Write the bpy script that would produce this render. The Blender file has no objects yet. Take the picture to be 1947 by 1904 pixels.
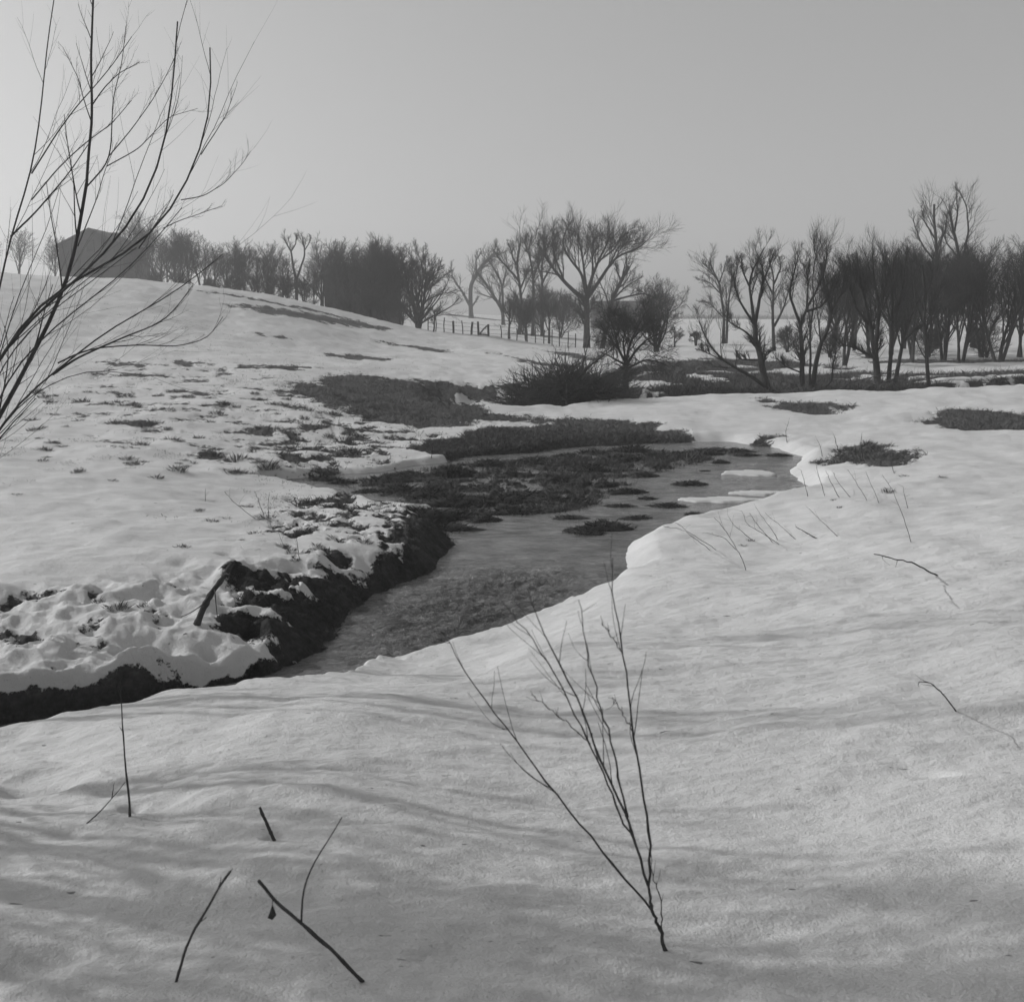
import bpy, math, random
import numpy as np
from mathutils import Vector, Matrix

# ------------------------------------------------------------------ camera, sky, sun, exposure
SC = bpy.context.scene
COL = SC.collection
CAM_Z, PITCH, FPX = 1.6, math.radians(9.12), 2100.0      # FPX: focal length in units of a 1947 wide frame
cam = bpy.data.cameras.new('camera')
cam.sensor_width = 36.0
cam.lens = FPX / 1947.0 * 36.0
cam.clip_start, cam.clip_end = 0.05, 5000
cam.dof.use_dof = True
cam.dof.focus_distance = 11.0
cam.dof.aperture_fstop = 9.0
camo = bpy.data.objects.new('camera', cam)
camo.location = (0, 0, CAM_Z)
camo.rotation_euler = (math.pi / 2 - PITCH, 0, 0)
COL.objects.link(camo)
SC.camera = camo

SUN_EL, SUN_AZ = math.radians(31), math.radians(-71)    # azimuth from +Y (view), negative = left
w = bpy.data.worlds.new('World'); SC.world = w; w.use_nodes = True
nt = w.node_tree; nt.nodes.clear()
sky = nt.nodes.new('ShaderNodeTexSky'); sky.sky_type = 'NISHITA'; sky.sun_disc = False
sky.sun_elevation = SUN_EL; sky.sun_rotation = SUN_AZ
sky.air_density = 1.0; sky.dust_density = 3.0; sky.ozone_density = 1.0; sky.altitude = 100
bw = nt.nodes.new('ShaderNodeRGBToBW')                   # black and white film
# thin high haze: an even pale veil, strongest low in the sky
tcw = nt.nodes.new('ShaderNodeTexCoord'); spx = nt.nodes.new('ShaderNodeSeparateXYZ'); mr = nt.nodes.new('ShaderNodeMapRange')
mr.interpolation_type = 'SMOOTHSTEP'; mr.inputs[1].default_value = .3; mr.inputs[2].default_value = .75; mr.inputs[3].default_value = 2.7; mr.inputs[4].default_value = .5
mx = nt.nodes.new('ShaderNodeMath'); mx.operation = 'MULTIPLY_ADD'; mx.inputs[1].default_value = 1.1
nt.links.new(tcw.outputs['Generated'], spx.inputs[0]); nt.links.new(spx.outputs[2], mr.inputs[0]); nt.links.new(mr.outputs[0], mx.inputs[2])
bg = nt.nodes.new('ShaderNodeBackground'); bg.inputs[1].default_value = 0.10
out = nt.nodes.new('ShaderNodeOutputWorld')
nt.links.new(sky.outputs[0], bw.inputs[0]); nt.links.new(bw.outputs[0], mx.inputs[0])
nt.links.new(mx.outputs[0], bg.inputs[0]); nt.links.new(bg.outputs[0], out.inputs[0])

sl = bpy.data.lights.new('sun', 'SUN'); sl.energy = 3.0; sl.angle = math.radians(.53)
sl.color = (1, 1, 1)                                     # neutral: the photograph is black and white
so = bpy.data.objects.new('sun', sl); COL.objects.link(so)
sd_ = Vector((math.sin(SUN_AZ) * math.cos(SUN_EL), math.cos(SUN_AZ) * math.cos(SUN_EL), math.sin(SUN_EL)))
so.rotation_euler = sd_.to_track_quat('Z', 'Y').to_euler()
so.location = sd_ * 50
SC.view_settings.view_transform = 'Standard'; SC.view_settings.look = 'None'
SC.view_settings.gamma = 1.0; SC.view_settings.exposure = -0.58
SC.render.engine = 'CYCLES'
SC.cycles.use_denoising = True
SC.cycles.volume_bounces = 1
SC.cycles.max_bounces = 5; SC.cycles.transparent_max_bounces = 6

# ------------------------------------------------------------------ helpers
def ray(u, v):
    a = math.atan((v - 952.0) / FPX) + PITCH
    k = math.hypot(1, (v - 952.0) / FPX)
    fy = math.cos(PITCH) - (v - 952.0) / FPX * math.sin(PITCH)
    dz = -math.sin(PITCH) - (v - 952.0) / FPX * math.cos(PITCH)
    return (u - 973.5) / FPX / fy, dz / fy               # x and z per metre of y
def PT(u, v, d):                                         # the point seen at (u, v) at depth d
    a, b = ray(u, v); return np.array((a * d, d, CAM_Z + b * d))
def PZ(u, v, z):                                         # the point seen at (u, v) at height z
    a, b = ray(u, v); d = (z - CAM_Z) / b; return np.array((a * d, d, z))
def XU(u, d): return ray(u, 615)[0] * d

_rng = np.random.RandomState(7)
_perm = np.concatenate([_rng.permutation(1024)] * 2)
_ga = _rng.rand(1024) * 2 * np.pi
_gx, _gy = np.cos(_ga), np.sin(_ga)
def perlin(x, y):
    xi = np.floor(x).astype(np.int64); yi = np.floor(y).astype(np.int64)
    xf = x - xi; yf = y - yi
    def g(i, j, a, b):
        h = _perm[(_perm[(xi + i) & 1023] + yi + j) & 1023]
        return _gx[h] * a + _gy[h] * b
    su = xf * xf * xf * (xf * (xf * 6 - 15) + 10); sv = yf * yf * yf * (yf * (yf * 6 - 15) + 10)
    a = g(0, 0, xf, yf); b = g(1, 0, xf - 1, yf); c = g(0, 1, xf, yf - 1); d = g(1, 1, xf - 1, yf - 1)
    return (a + su * (b - a)) * (1 - sv) + (c + su * (d - c)) * sv
def fbm(x, y, s, o=4, seed=0, gain=.5):
    x = x / s + seed * 17.3; y = y / s + seed * 9.1
    r = 0; a = 1.0
    for _ in range(o):
        r = r + a * perlin(x, y); x = x * 2.03 + 5.2; y = y * 2.03 + 1.7; a *= gain
    return r * 1.5
def sstep(a, b, t):
    t = np.clip((t - a) / (b - a), 0, 1); return t * t * (3 - 2 * t)
def poly_sd(x, y, P, margin=6.0):                        # signed distance (negative inside), big far away
    P = np.asarray(P, float)[:, :2]
    sd = np.full(x.shape, 99.0)
    m = (x > P[:, 0].min() - margin) & (x < P[:, 0].max() + margin) & (y > P[:, 1].min() - margin) & (y < P[:, 1].max() + margin)
    if not m.any(): return sd
    px, py = x[m], y[m]
    best = np.full(px.shape, 1e9); ins = np.zeros(px.shape, bool)
    n = len(P)
    for i in range(n):
        ax, ay = P[i]; bx, by = P[(i + 1) % n]
        ex, ey = bx - ax, by - ay
        t = np.clip(((px - ax) * ex + (py - ay) * ey) / (ex * ex + ey * ey + 1e-12), 0, 1)
        dx = px - ax - t * ex; dy = py - ay - t * ey
        best = np.minimum(best, dx * dx + dy * dy)
        c = ((ay > py) != (by > py))
        with np.errstate(divide='ignore', invalid='ignore'):
            xc = (bx - ax) * (py - ay) / (by - ay + 1e-15) + ax
        ins ^= c & (px < xc)
    r = np.sqrt(best); r[ins] *= -1
    sd[m] = r
    return sd

# ------------------------------------------------------------------ terrain control points
CP = []
def cz(*pts):
    for u, v, z in pts: CP.append(PZ(u, v, z))
def cd(*pts):
    for u, v, d in pts: CP.append(PT(u, v, d))
def cw(*pts):
    for u, d, z in pts: CP.append((XU(u, d), d, z))
cz((-500, 1850, 0), (145, 1803, -.06), (970, 1803, -.02), (1800, 1803, .03), (2500, 1850, .1),
   (145, 1600, -.2), (970, 1600, -.13), (1800, 1600, -.03), (-300, 1560, -.3), (2400, 1600, .1),
   (145, 1397, -.5), (0, 1432, -.5), (-300, 1500, -.5), (330, 1345, -.53), (500, 1310, -.6), (640, 1275, -.85),
   (800, 1300, -.72), (1000, 1260, -.72), (1000, 1400, -.4), (1200, 1150, -.85), (1300, 1300, -.48),
   (1300, 1450, -.3), (1800, 1350, -.2), (1800, 1150, -.38), (2300, 1200, -.2), (1500, 1080, -.75), (1250, 1040, -1.02),
   (1800, 980, -.62), (1600, 960, -.85), (1450, 1000, -.98), (1530, 900, -1.0), (1700, 860, -.9), (1800, 800, -.85),
   (2300, 950, -.5), (2300, 800, -.8), (1600, 800, -.95), (1350, 800, -.98),
   (760, 1262, -1.14), (820, 1252, -1.14), (900, 1230, -1.14), (1000, 1196, -1.14), (1100, 1140, -1.14), (1150, 1090, -1.13), (1150, 1050, -1.12), (1200, 1022, -1.12), (900, 1290, -.95), (1080, 1200, -.95),
   (145, 1250, -.88), (-100, 1290, -.88), (-500, 1300, -.8), (300, 1245, -.9), (450, 1240, -.95), (600, 1225, -1.0), (670, 1240, -1.05),
   (145, 1150, -.8), (400, 1130, -.82), (430, 1050, -.78), (600, 1050, -.82), (750, 1030, -.88), (870, 1040, -1.04),
   (145, 1000, -.75), (400, 960, -.92), (600, 960, -1.05), (-400, 1000, -.7), (-400, 850, -.6),
   (145, 850, -.7), (400, 860, -.85), (600, 880, -1.08), (800, 930, -1.1), (1000, 930, -1.1), (1200, 930, -1.1), (900, 1050, -1.1),
   (700, 850, -1.05), (900, 850, -1.08), (1150, 830, -1.02), (1350, 835, -1.08), (600, 790, -.75), (900, 805, -.88), (1100, 790, -.95))
cd((145, 700, 38), (400, 710, 38), (-400, 700, 36), (145, 650, 46), (400, 650, 50), (145, 600, 53), (145, 560, 60), (145, 533, 66),
   (0, 528, 64), (-300, 500, 66), (-600, 560, 50), (250, 536, 68), (400, 551, 72), (500, 564, 75), (600, 583, 78), (700, 606, 81),
   (400, 600, 62), (600, 640, 62), (600, 700, 42), (800, 730, 40), (800, 690, 52), (700, 660, 64), (800, 628, 85), (900, 639, 88),
   (1000, 652, 92), (850, 665, 68), (1000, 680, 62), (1110, 662, 98), (1100, 700, 56),
   (1020, 735, 41), (900, 735, 41), (1150, 768, 34.5), (1250, 758, 36.5), (1400, 752, 37.5), (1600, 748, 37.5), (1820, 738, 38), (2300, 730, 38),
   (1187, 742, 45), (1465, 742, 44.5), (1700, 735, 44.5), (1250, 700, 56), (1300, 690, 60), (1500, 698, 57), (1700, 700, 56), (1850, 695, 57), (2300, 690, 58),
   (1300, 656, 100), (1500, 668, 78), (1500, 650, 105), (1850, 668, 80), (1850, 648, 120), (2300, 640, 130), (1000, 640, 115), (1000, 626, 150),
   (1000, 612, 210), (880, 632, 120), (880, 600, 235), (940, 607, 235), (1115, 645, 125), (1300, 630, 200), (1300, 606, 430), (1115, 607, 430), (1600, 608, 430),
   (2000, 612, 430), (900, 598, 430), (2600, 600, 430))
cw((145, 80, 4.5), (145, 150, 6.9), (400, 90, 3.95), (400, 150, 5.4), (600, 100, 2.7), (600, 150, 3.0), (800, 105, .75), (750, 230, 4.3),
   (400, 300, 9), (145, 300, 12), (-500, 200, 11), (-500, 90, 6.5))
CP = np.array(CP)
TH0 = .82
def _q(x, y):
    r = np.clip(np.hypot(x, y), 2.2, 520); th = np.arctan2(x, y)
    return th, np.log(r)
def _tps_fit():
    th, lr = _q(CP[:, 0], CP[:, 1]); A = np.stack([3 * th, lr], 1)
    n = len(A); D2 = ((A[:, None] - A[None]) ** 2).sum(2)
    K = .5 * D2 * np.log(D2 + 1e-9) + np.eye(n) * 2e-4
    M = np.zeros((n + 3, n + 3)); M[:n, :n] = K; M[:n, n] = 1; M[:n, n + 1:] = A; M[n:, :n] = M[:n, n:].T
    s = np.linalg.solve(M, np.concatenate([CP[:, 2], np.zeros(3)]))
    return A, s
_A, _S = _tps_fit()
def _tps(th, lr):
    X = 3 * th; z = _S[len(_A)] + _S[len(_A) + 1] * X + _S[len(_A) + 2] * lr
    for (a, b), c in zip(_A, _S):
        d2 = (X - a) ** 2 + (lr - b) ** 2
        z = z + c * .5 * d2 * np.log(d2 + 1e-9)
    return z
def base(x, y):
    x = np.asarray(x, float); y = np.asarray(y, float)
    th, lr = _q(x, y)
    z = _tps(np.clip(th, -TH0, TH0), lr)
    far = np.abs(th) > TH0
    if far.any():
        k = sstep(TH0, 2.6, np.abs(th[far]) if th.ndim else abs(th))
        z0 = _tps(np.zeros_like(lr[far]), lr[far])
        z[far] = z[far] * (1 - k) + z0 * k
    r = np.hypot(x, y)
    return z * sstep(0.0, 2.6, r)
def ground_hit(u, v, d0=None):                           # march a sight line to the base terrain
    a, b = ray(u, v)
    d = np.concatenate([np.arange(2, 40, .05), np.arange(40, 420, .3)])
    if d0: d = d[d > d0]
    h = CAM_Z + b * d - base(a * d, d)
    i = np.argmax(h < 0)
    if h[i] >= 0: i = int(np.argmin(np.abs(h)))
    return np.array((a * d[i], d[i]))
def GP(*pts, d0=None): return [ground_hit(u, v, d0) for u, v in pts]
def WP(*pts): return [(XU(u, d), d) for u, d in pts]

ZW = -1.2
def wz(u, v): return PZ(u, v, ZW)[:2]
W_near_left = [(-14, 4.0), (-9, 4.6), (-5.2, 5.3)]
for u, v, z, o in ((-100, 1452, -.5, .55), (145, 1395, -.5, .5), (300, 1352, -.53, .45), (430, 1323, -.6, .4), (530, 1300, -.7, .3), (610, 1279, -.85, .2)):
    p = PZ(u, v, z); W_near_left.append((p[0] * (1 + o / p[1]), p[1] + o))
WPOLY = W_near_left + [wz(*p) for p in (
    (690, 1264), (760, 1250), (820, 1240), (900, 1215), (1000, 1182), (1060, 1150), (1100, 1122), (1140, 1085), (1135, 1050),
    (1170, 1020), (1240, 995), (1320, 978), (1400, 968), (1460, 952), (1502, 932), (1490, 915), (1470, 896), (1500, 868),
    (1440, 852), (1380, 842), (1250, 846), (1150, 850), (1000, 862), (900, 868), (850, 880), (720, 898), (600, 908), (510, 915), (520, 928),
    (600, 934), (690, 952), (750, 972), (830, 975), (880, 1000), (905, 1022), (900, 1055), (872, 1095), (800, 1122), (740, 1152), (705, 1195),
    (690, 1235), (640, 1251), (560, 1276), (488, 1303), (300, 1334), (145, 1364), (-100, 1400))] + [(-5.4, 6.7), (-9, 6.0), (-14, 5.4)]
WPOLY = [tuple(p) for p in WPOLY]
C2 = WP((795, 38.5), (830, 34.5), (880, 33), (960, 32.5), (1040, 33.8), (1150, 37), (1300, 38.7), (1500, 39.2), (1900, 39.5), (2500, 40),
        (2500, 43.4), (1900, 43.4), (1500, 43.2), (1300, 43.2), (1150, 42.5), (1020, 41.6), (900, 41.6), (820, 41.2))
# bare (snow free) ground: polygons, softness in metres, extra value
BARE = [
 (GP((525, 733), (600, 729), (622, 713), (700, 715), (735, 723), (800, 722), (832, 735), (860, 760), (930, 784), (1010, 791), (1100, 797), (1180, 801),
     (1170, 812), (1000, 801), (900, 809), (800, 813), (750, 803), (690, 797), (640, 780), (600, 765), (560, 747)), .75),
 (GP((790, 858), (820, 838), (900, 824), (960, 815), (1060, 806), (1180, 800), (1260, 812), (1330, 830), (1400, 838), (1490, 829), (1450, 848), (1300, 848),
     (1150, 850), (1000, 861), (900, 866), (850, 868)), .28),
 (GP((430, 1090), (520, 1078), (650, 1072), (755, 1048), (770, 1018), (740, 985), (820, 972), (860, 990), (915, 1020), (910, 1060), (880, 1100), (800, 1130),
     (750, 1155), (700, 1200), (640, 1185), (590, 1212), (480, 1212), (400, 1190), (440, 1140)), .14),
 (GP((1020, 1146), (1045, 1122), (1095, 1106), (1118, 1114), (1085, 1130), (1050, 1140)), .05),
 (GP((590, 955), (640, 962), (672, 984), (640, 984), (600, 965)), .12),
 (GP((575, 905), (640, 900), (640, 922), (590, 920)), .2),
 (GP((1435, 757), (1500, 765), (1560, 768), (1612, 772), (1590, 788), (1530, 788), (1480, 782), (1470, 768)), .5),
 (GP((1735, 805), (1790, 788), (1850, 780), (1990, 790), (1990, 822), (1830, 822), (1780, 812)), .4),
 (GP((1560, 880), (1600, 858), (1640, 852), (1745, 862), (1740, 880), (1710, 894), (1650, 890), (1600, 884)), .35),
 (GP((428, 582), (500, 584), (600, 598), (680, 612), (752, 629), (690, 624), (600, 612), (520, 600)), .9),
 (GP((340, 553), (420, 557), (520, 575), (640, 600), (700, 614), (640, 603), (520, 578), (420, 561)), .5),
 (GP((480, 636), (552, 641), (550, 647), (485, 643)), .5), (GP((700, 646), (850, 664), (852, 673), (770, 660)), .55),
 (GP((615, 674), (700, 678), (775, 687), (700, 686), (640, 682)), .45), (GP((470, 697), (620, 702), (560, 707), (480, 702)), .35),
 (GP((195, 686), (270, 694), (275, 702), (220, 700)), .4), (GP((320, 683), (370, 690), (360, 697), (325, 690)), .4),
 (GP((930, 672), (1020, 688), (1110, 700), (1100, 706), (1010, 694)), .5), (GP((1010, 662), (1100, 674), (1180, 690), (1100, 684)), .5),
 (WP((790, 39.6), (850, 39.9), (900, 40.9), (960, 41.2), (1015, 41.0), (1020, 42.2), (900, 42.2), (790, 42.0)), .22),
 (WP((1000, 36), (1060, 34.6), (1150, 36.9), (1300, 38.4), (1500, 38.9), (1900, 39.2), (2500, 39.6), (2500, 52), (1850, 50), (1780, 51), (1700, 52), (1500, 62),
     (1340, 66), (1260, 60), (1180, 56), (1130, 50), (1080, 43)), .5),
 (WP((1650, 60), (1850, 60), (2500, 62), (2500, 66), (1850, 64), (1700, 64)), .8),
 (WP((840, 215), (900, 205), (960, 195), (1010, 185), (1010, 205), (960, 225), (900, 240), (840, 250)), 4),
 (WP((960, 118), (1010, 118), (1060, 120), (1060, 127), (1010, 128), (965, 126)), 1.5),
]
TUFTY = GP((580, 905), (700, 892), (850, 872), (1000, 860), (1150, 850), (1380, 838), (1440, 850), (1380, 872), (1300, 892), (1240, 920), (1190, 950),
           (1120, 985), (1000, 980), (900, 985), (800, 978), (720, 948), (620, 925))
LUMPY = GP((0, 1150), (250, 1120), (430, 1090), (700, 1060), (700, 1250), (500, 1275), (145, 1290), (-100, 1300))
SNOWISLE = [(wz(1425, 900), .55, .22), (wz(1372, 951), .75, .13), (wz(1440, 938), .5, .12)]
SPECK = GP((100, 690), (500, 690), (620, 760), (760, 820), (720, 900), (560, 960), (300, 880), (100, 860))
SPECK2 = GP((520, 945), (700, 925), (800, 960), (860, 1010), (800, 1070), (560, 1080), (430, 1040))
SPECK3 = GP((560, 790), (700, 800), (860, 825), (880, 862), (720, 900), (600, 900), (440, 890), (420, 850))

HOLES = [(*ground_hit(246, 1553), .035, .06), (*ground_hit(521, 1602), .03, .06), (*ground_hit(1778, 1502), .05, .07)]
HOLES += [(*ground_hit(u, v), r_, d_) for u, v, r_, d_ in ((388, 1094, .11, .1), (262, 1112, .08, .05), (345, 1078, .1, .06), (430, 1062, .1, .06), (268, 1225, .11, .16), (320, 1232, .09, .08), (395, 1232, .1, .12), (330, 1270, .12, .07), (480, 1190, .1, .1), (180, 1215, .1, .06))]
SNOWY = [(GP((1312, 710), (1345, 716), (1380, 727), (1360, 730), (1325, 721)), .25), (WP((1180, 46.5), (1260, 46), (1290, 48), (1230, 49.5), (1170, 49)), .5), (WP((1600, 49), (1700, 48), (1720, 50), (1640, 52)), .6),
         (WP((1740, 45), (1830, 44), (2000, 44.5), (2000, 47), (1860, 46.5), (1760, 47)), .5), (WP((1520, 52), (1600, 53), (1580, 57), (1480, 56)), .7), (GP((1185, 757), (1225, 738), (1262, 752), (1240, 757)), .3)]
def terrain(x, y, attrs=True):
    x = np.asarray(x, float); y = np.asarray(y, float)
    sh = x.shape; x = x.ravel(); y = y.ravel()
    z = base(x, y)
    r = np.hypot(x, y)
    sdw = poly_sd(x, y, WPOLY)
    near = (y < 7.2) & (x < -.4)
    wob = fbm(x, y, .8, 2, 3) * .08
    lump = sstep(.5, -.1, poly_sd(x, y, LUMPY, 3))
    # bare field
    bare = np.zeros_like(x)
    wx = x + fbm(x, y, .9, 3, 11) * .25 * np.clip(r / 18, .35, 2.5); wy = y + fbm(x, y, .9, 3, 12) * .3 * np.clip(r / 18, .35, 2.5)
    for P, s in BARE:
        bare = np.maximum(bare, np.clip(.5 - poly_sd(wx, wy, P, 3 * s + 2) / (2 * s), 0, 1))
    bk = sstep(.5, 0, poly_sd(x, y, BARE[2][0], 3))
    bare = bare - bk * sstep(.45, .75, sdw) * sstep(.08, .36, fbm(x * .6, y * 1.9, .55, 4, 71)) * .7 * sstep(-1.5, .3, -(x + .9) - (y - 9.6) * .35)
    for P, s_ in SNOWY: bare = np.minimum(bare, 1 - np.clip(.5 - poly_sd(wx, wy, P, 3 * s_ + 2) / (2 * s_), 0, 1))
    fb = (y > 43) & (y < 70) & (x > 3)
    bare = np.where(fb, bare - sstep(.12, .45, fbm(x * .7, y * 1.1, 4.5, 4, 72)) * .65 * sstep(44, 50, y), bare)
    tuf = sstep(.4, -.9, poly_sd(x, y, TUFTY, 4))
    sp = sstep(.8, -1.5, poly_sd(x, y, SPECK, 4)); sp2 = sstep(.4, -.6, poly_sd(x, y, SPECK2, 4))
    n1 = fbm(x, y * .8, .45, 3, 21)
    bare = np.maximum(bare, sp2 * np.clip(.43 + n1 * .75, 0, .95))
    sp3 = sstep(.6, -1.0, poly_sd(x, y, SPECK3, 4))
    bare = np.maximum(bare, sp3 * np.clip(.36 + fbm(x, y * .9, .6, 4, 25) * .7, 0, .9))
    bare = np.maximum(bare, sp * np.clip(.27 + fbm(x, y, 1.1, 4, 22) * .55, 0, .8))
    bare = np.maximum(bare, lump * np.clip(.1 + fbm(x, y, .5, 4, 24) * .8, 0, .85) * sstep(-1.6, -.6, y - 8.9 + x * 0))
    # melt thickness: snow stands proud of bare earth
    snow = 1 - sstep(.3, .62, bare)
    z = z + snow * .05
    # relief
    und = fbm(x, y, 2.2, 4, 1) * .055 * np.clip(r / 6, .6, 1.5)
    soft = fbm(x * .6 + y * .25, y * 1.25, .75, 3, 61) * .02 * sstep(9, 4, r)
    dents = -np.clip(fbm(x * .8, y * 1.1, .5, 2, 62) - .22, 0, 1) * .12 * sstep(1.2, -1.5, x + .35 * y) * sstep(8, 4, r)
    rid = fbm(x * .45 + y * .1, y * 1.3 - x * .12, .35, 4, 2, .6) * .013 * np.clip(12 / r, .3, 1.25)
    z = z + und + rid * (0.4 + .6 * snow) + soft + dents
    for hx, hy, hr, hd in HOLES: z = z - hd * np.exp(-((x - hx) ** 2 + (y - hy) ** 2) / hr ** 2)
    ln = fbm(x, y * 1.2, .55, 3, 5)
    z = z + (.3 + lump) * fbm(x, y, .13, 3, 7) * .012 * sstep(16, 7, r)
    z = z + lump * (ln * .085 - np.abs(fbm(x, y, .35, 2, 6)) * .06)
    z = z + (1 - snow) * (np.abs(fbm(x, y, .28, 3, 8)) * .09 - .02) * np.clip(22 / r, .3, 1)
    z = z + tuf * fbm(x, y, .6, 3, 9) * .05
    # brook channel
    bw_ = np.where(near, .26, .24) + np.where(x > .6, .5, 0) * sstep(9.5, 13, y)
    steep = sstep(.55, .2, np.abs(poly_sd(x, y, BARE[2][0], 3)) * 0 + poly_sd(x, y, BARE[2][0], 3))
    bw_ = bw_ + .55 * steep * sstep(8.6, 9.6, y)
    k = sstep(-.04, 1, (sdw + wob) / bw_)
    isl = fbm(x, y * 1.5, .8, 4, 14) * .3 + fbm(x, y * 1.4, .3, 2, 15) * .1
    bed = ZW - .16 + tuf * np.clip(.145 + isl * .55 + fbm(x, y * 1.8, .28, 3, 18) * .16, 0, .205)
    for (cx, cy), a, b in SNOWISLE:
        q = ((x - cx) / a) ** 2 + ((y - cy) / (b * 2.2)) ** 2 + fbm(x, y, .5, 2, 30) * .5
        bed = bed + .185 * sstep(1.3, .75, q)
        bare = np.where((q < 1.5) & (sdw < .3), 0, bare)
        tuf = np.where(q < 1.5, 0, tuf)
    zc = np.maximum(z, ZW + .03)
    z = np.where(sdw < 1.2, bed + (zc - bed) * k, z)
    bare = np.maximum(bare, np.where(sdw < .15, tuf, 0))
    # toe of the banks just above the water: mud and painted-in undercut shade
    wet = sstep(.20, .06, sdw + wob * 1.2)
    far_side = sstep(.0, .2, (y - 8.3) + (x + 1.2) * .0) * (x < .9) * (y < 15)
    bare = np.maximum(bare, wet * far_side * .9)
    # left snow bank face stays snowy; thin toe coloured dark as undercut shade
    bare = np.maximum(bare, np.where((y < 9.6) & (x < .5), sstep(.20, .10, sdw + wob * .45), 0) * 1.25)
    # second bend of the brook
    sd2 = poly_sd(x, y, C2)
    k2 = sstep(np.where(x < 1.5, -1.3, -.35), .75, sd2 + fbm(x, y, 1.2, 3, 16) * .35)
    fl = -1.32 - .25 * sstep(1.5, 4, x)
    z = np.where(sd2 < 2, fl + (z - fl) * k2 + (1 - k2) * fbm(x, y, 1, 3, 17) * .06, z)
    wet2 = np.maximum(wet, 0)
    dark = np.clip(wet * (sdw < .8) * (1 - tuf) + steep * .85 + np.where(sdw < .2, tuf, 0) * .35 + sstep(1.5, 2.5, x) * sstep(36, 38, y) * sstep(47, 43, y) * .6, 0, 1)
    if not attrs: return z.reshape(sh)
    return z, bare, dark
def tz(x, y): return float(terrain(np.array([x]), np.array([y]), False)[0])
def on(u, v, d0=None):                                   # where the sight line meets the finished ground
    a, b = ray(u, v)
    d = np.concatenate([np.arange(1.8, 45, .02), np.arange(45, 260, .15)])
    if d0: d = d[d > d0]
    g = ground_hit(u, v, d0)[1]; d = d[(d > g * .8) & (d < g * 1.25)]
    zt = terrain(a * d, d, False); h = CAM_Z + b * d - zt
    i = np.argmax(h < 0)
    if h[i] >= 0: i = int(np.argmin(np.abs(h)))
    return np.array((a * d[i], d[i], zt[i]))

def link(name, me, m=None, parent=None):
    o = bpy.data.objects.new(name, me); COL.objects.link(o)
    if m: me.materials.append(m)
    if parent: o.parent = parent
    return o
def tag(o, label=None, cat=None, group=None, kind=None):
    if label: o['label'] = label
    if cat: o['category'] = cat
    if group: o['group'] = group
    if kind: o['kind'] = kind
    return o
def np_mesh(name, V, F, smooth=True):                    # F: (n,k) array of one face size
    V = np.ascontiguousarray(V, np.float32); F = np.ascontiguousarray(F, np.int32)
    me = bpy.data.meshes.new(name)
    k = F.shape[1]
    me.vertices.add(len(V)); me.vertices.foreach_set('co', V.ravel())
    me.loops.add(F.size); me.loops.foreach_set('vertex_index', F.ravel())
    me.polygons.add(len(F)); me.polygons.foreach_set('loop_start', np.arange(0, F.size, k, dtype=np.int32))
    me.update(calc_edges=True)
    if smooth: me.shade_smooth()
    return me

# ------------------------------------------------------------------ materials (all neutral greys: black and white film)
def mat(name, v=.1, rough=.9, spec=.2):
    m = bpy.data.materials.new(name); m.use_nodes = True
    b = m.node_tree.nodes['Principled BSDF']
    b.inputs['Base Color'].default_value = (v, v, v, 1); b.inputs['Roughness'].default_value = rough
    b.inputs['Specular IOR Level'].default_value = spec
    return m, m.node_tree, b
def noise(t, scale, detail=4, rough=.55, vec=None, dist=0):
    n = t.nodes.new('ShaderNodeTexNoise'); n.inputs['Scale'].default_value = scale; n.inputs['Detail'].default_value = detail
    n.inputs['Roughness'].default_value = rough; n.inputs['Distortion'].default_value = dist
    if vec is not None: t.links.new(vec, n.inputs['Vector'])
    return n.outputs[0]
def mth(t, op, a, b=None, c=None, clamp=False):
    n = t.nodes.new('ShaderNodeMath'); n.operation = op; n.use_clamp = clamp
    for i, x in enumerate((a, b, c)):
        if x is None: continue
        if isinstance(x, (int, float)): n.inputs[i].default_value = x
        else: t.links.new(x, n.inputs[i])
    return n.outputs[0]
def mrange(t, x, a, b, c, d, smooth=False):
    n = t.nodes.new('ShaderNodeMapRange'); n.clamp = True
    if smooth: n.interpolation_type = 'SMOOTHSTEP'
    t.links.new(x, n.inputs[0])
    for i, q in enumerate((a, b, c, d)): n.inputs[i + 1].default_value = q
    return n.outputs[0]
def attr(t, name):
    n = t.nodes.new('ShaderNodeAttribute'); n.attribute_name = name; return n.outputs['Fac']
def pos(t, scale=(1, 1, 1), rot=0):
    g = t.nodes.new('ShaderNodeNewGeometry'); m = t.nodes.new('ShaderNodeMapping')
    t.links.new(g.outputs['Position'], m.inputs[0]); m.inputs['Scale'].default_value = scale; m.inputs['Rotation'].default_value = (0, 0, rot)
    return m.outputs[0]
def mixf(t, f, a, b):
    n = t.nodes.new('ShaderNodeMix'); n.data_type = 'FLOAT'
    for i, x in ((0, f), (2, a), (3, b)):
        if isinstance(x, (int, float)): n.inputs[i].default_value = x
        else: t.links.new(x, n.inputs[i])
    return n.outputs[0]

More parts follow.
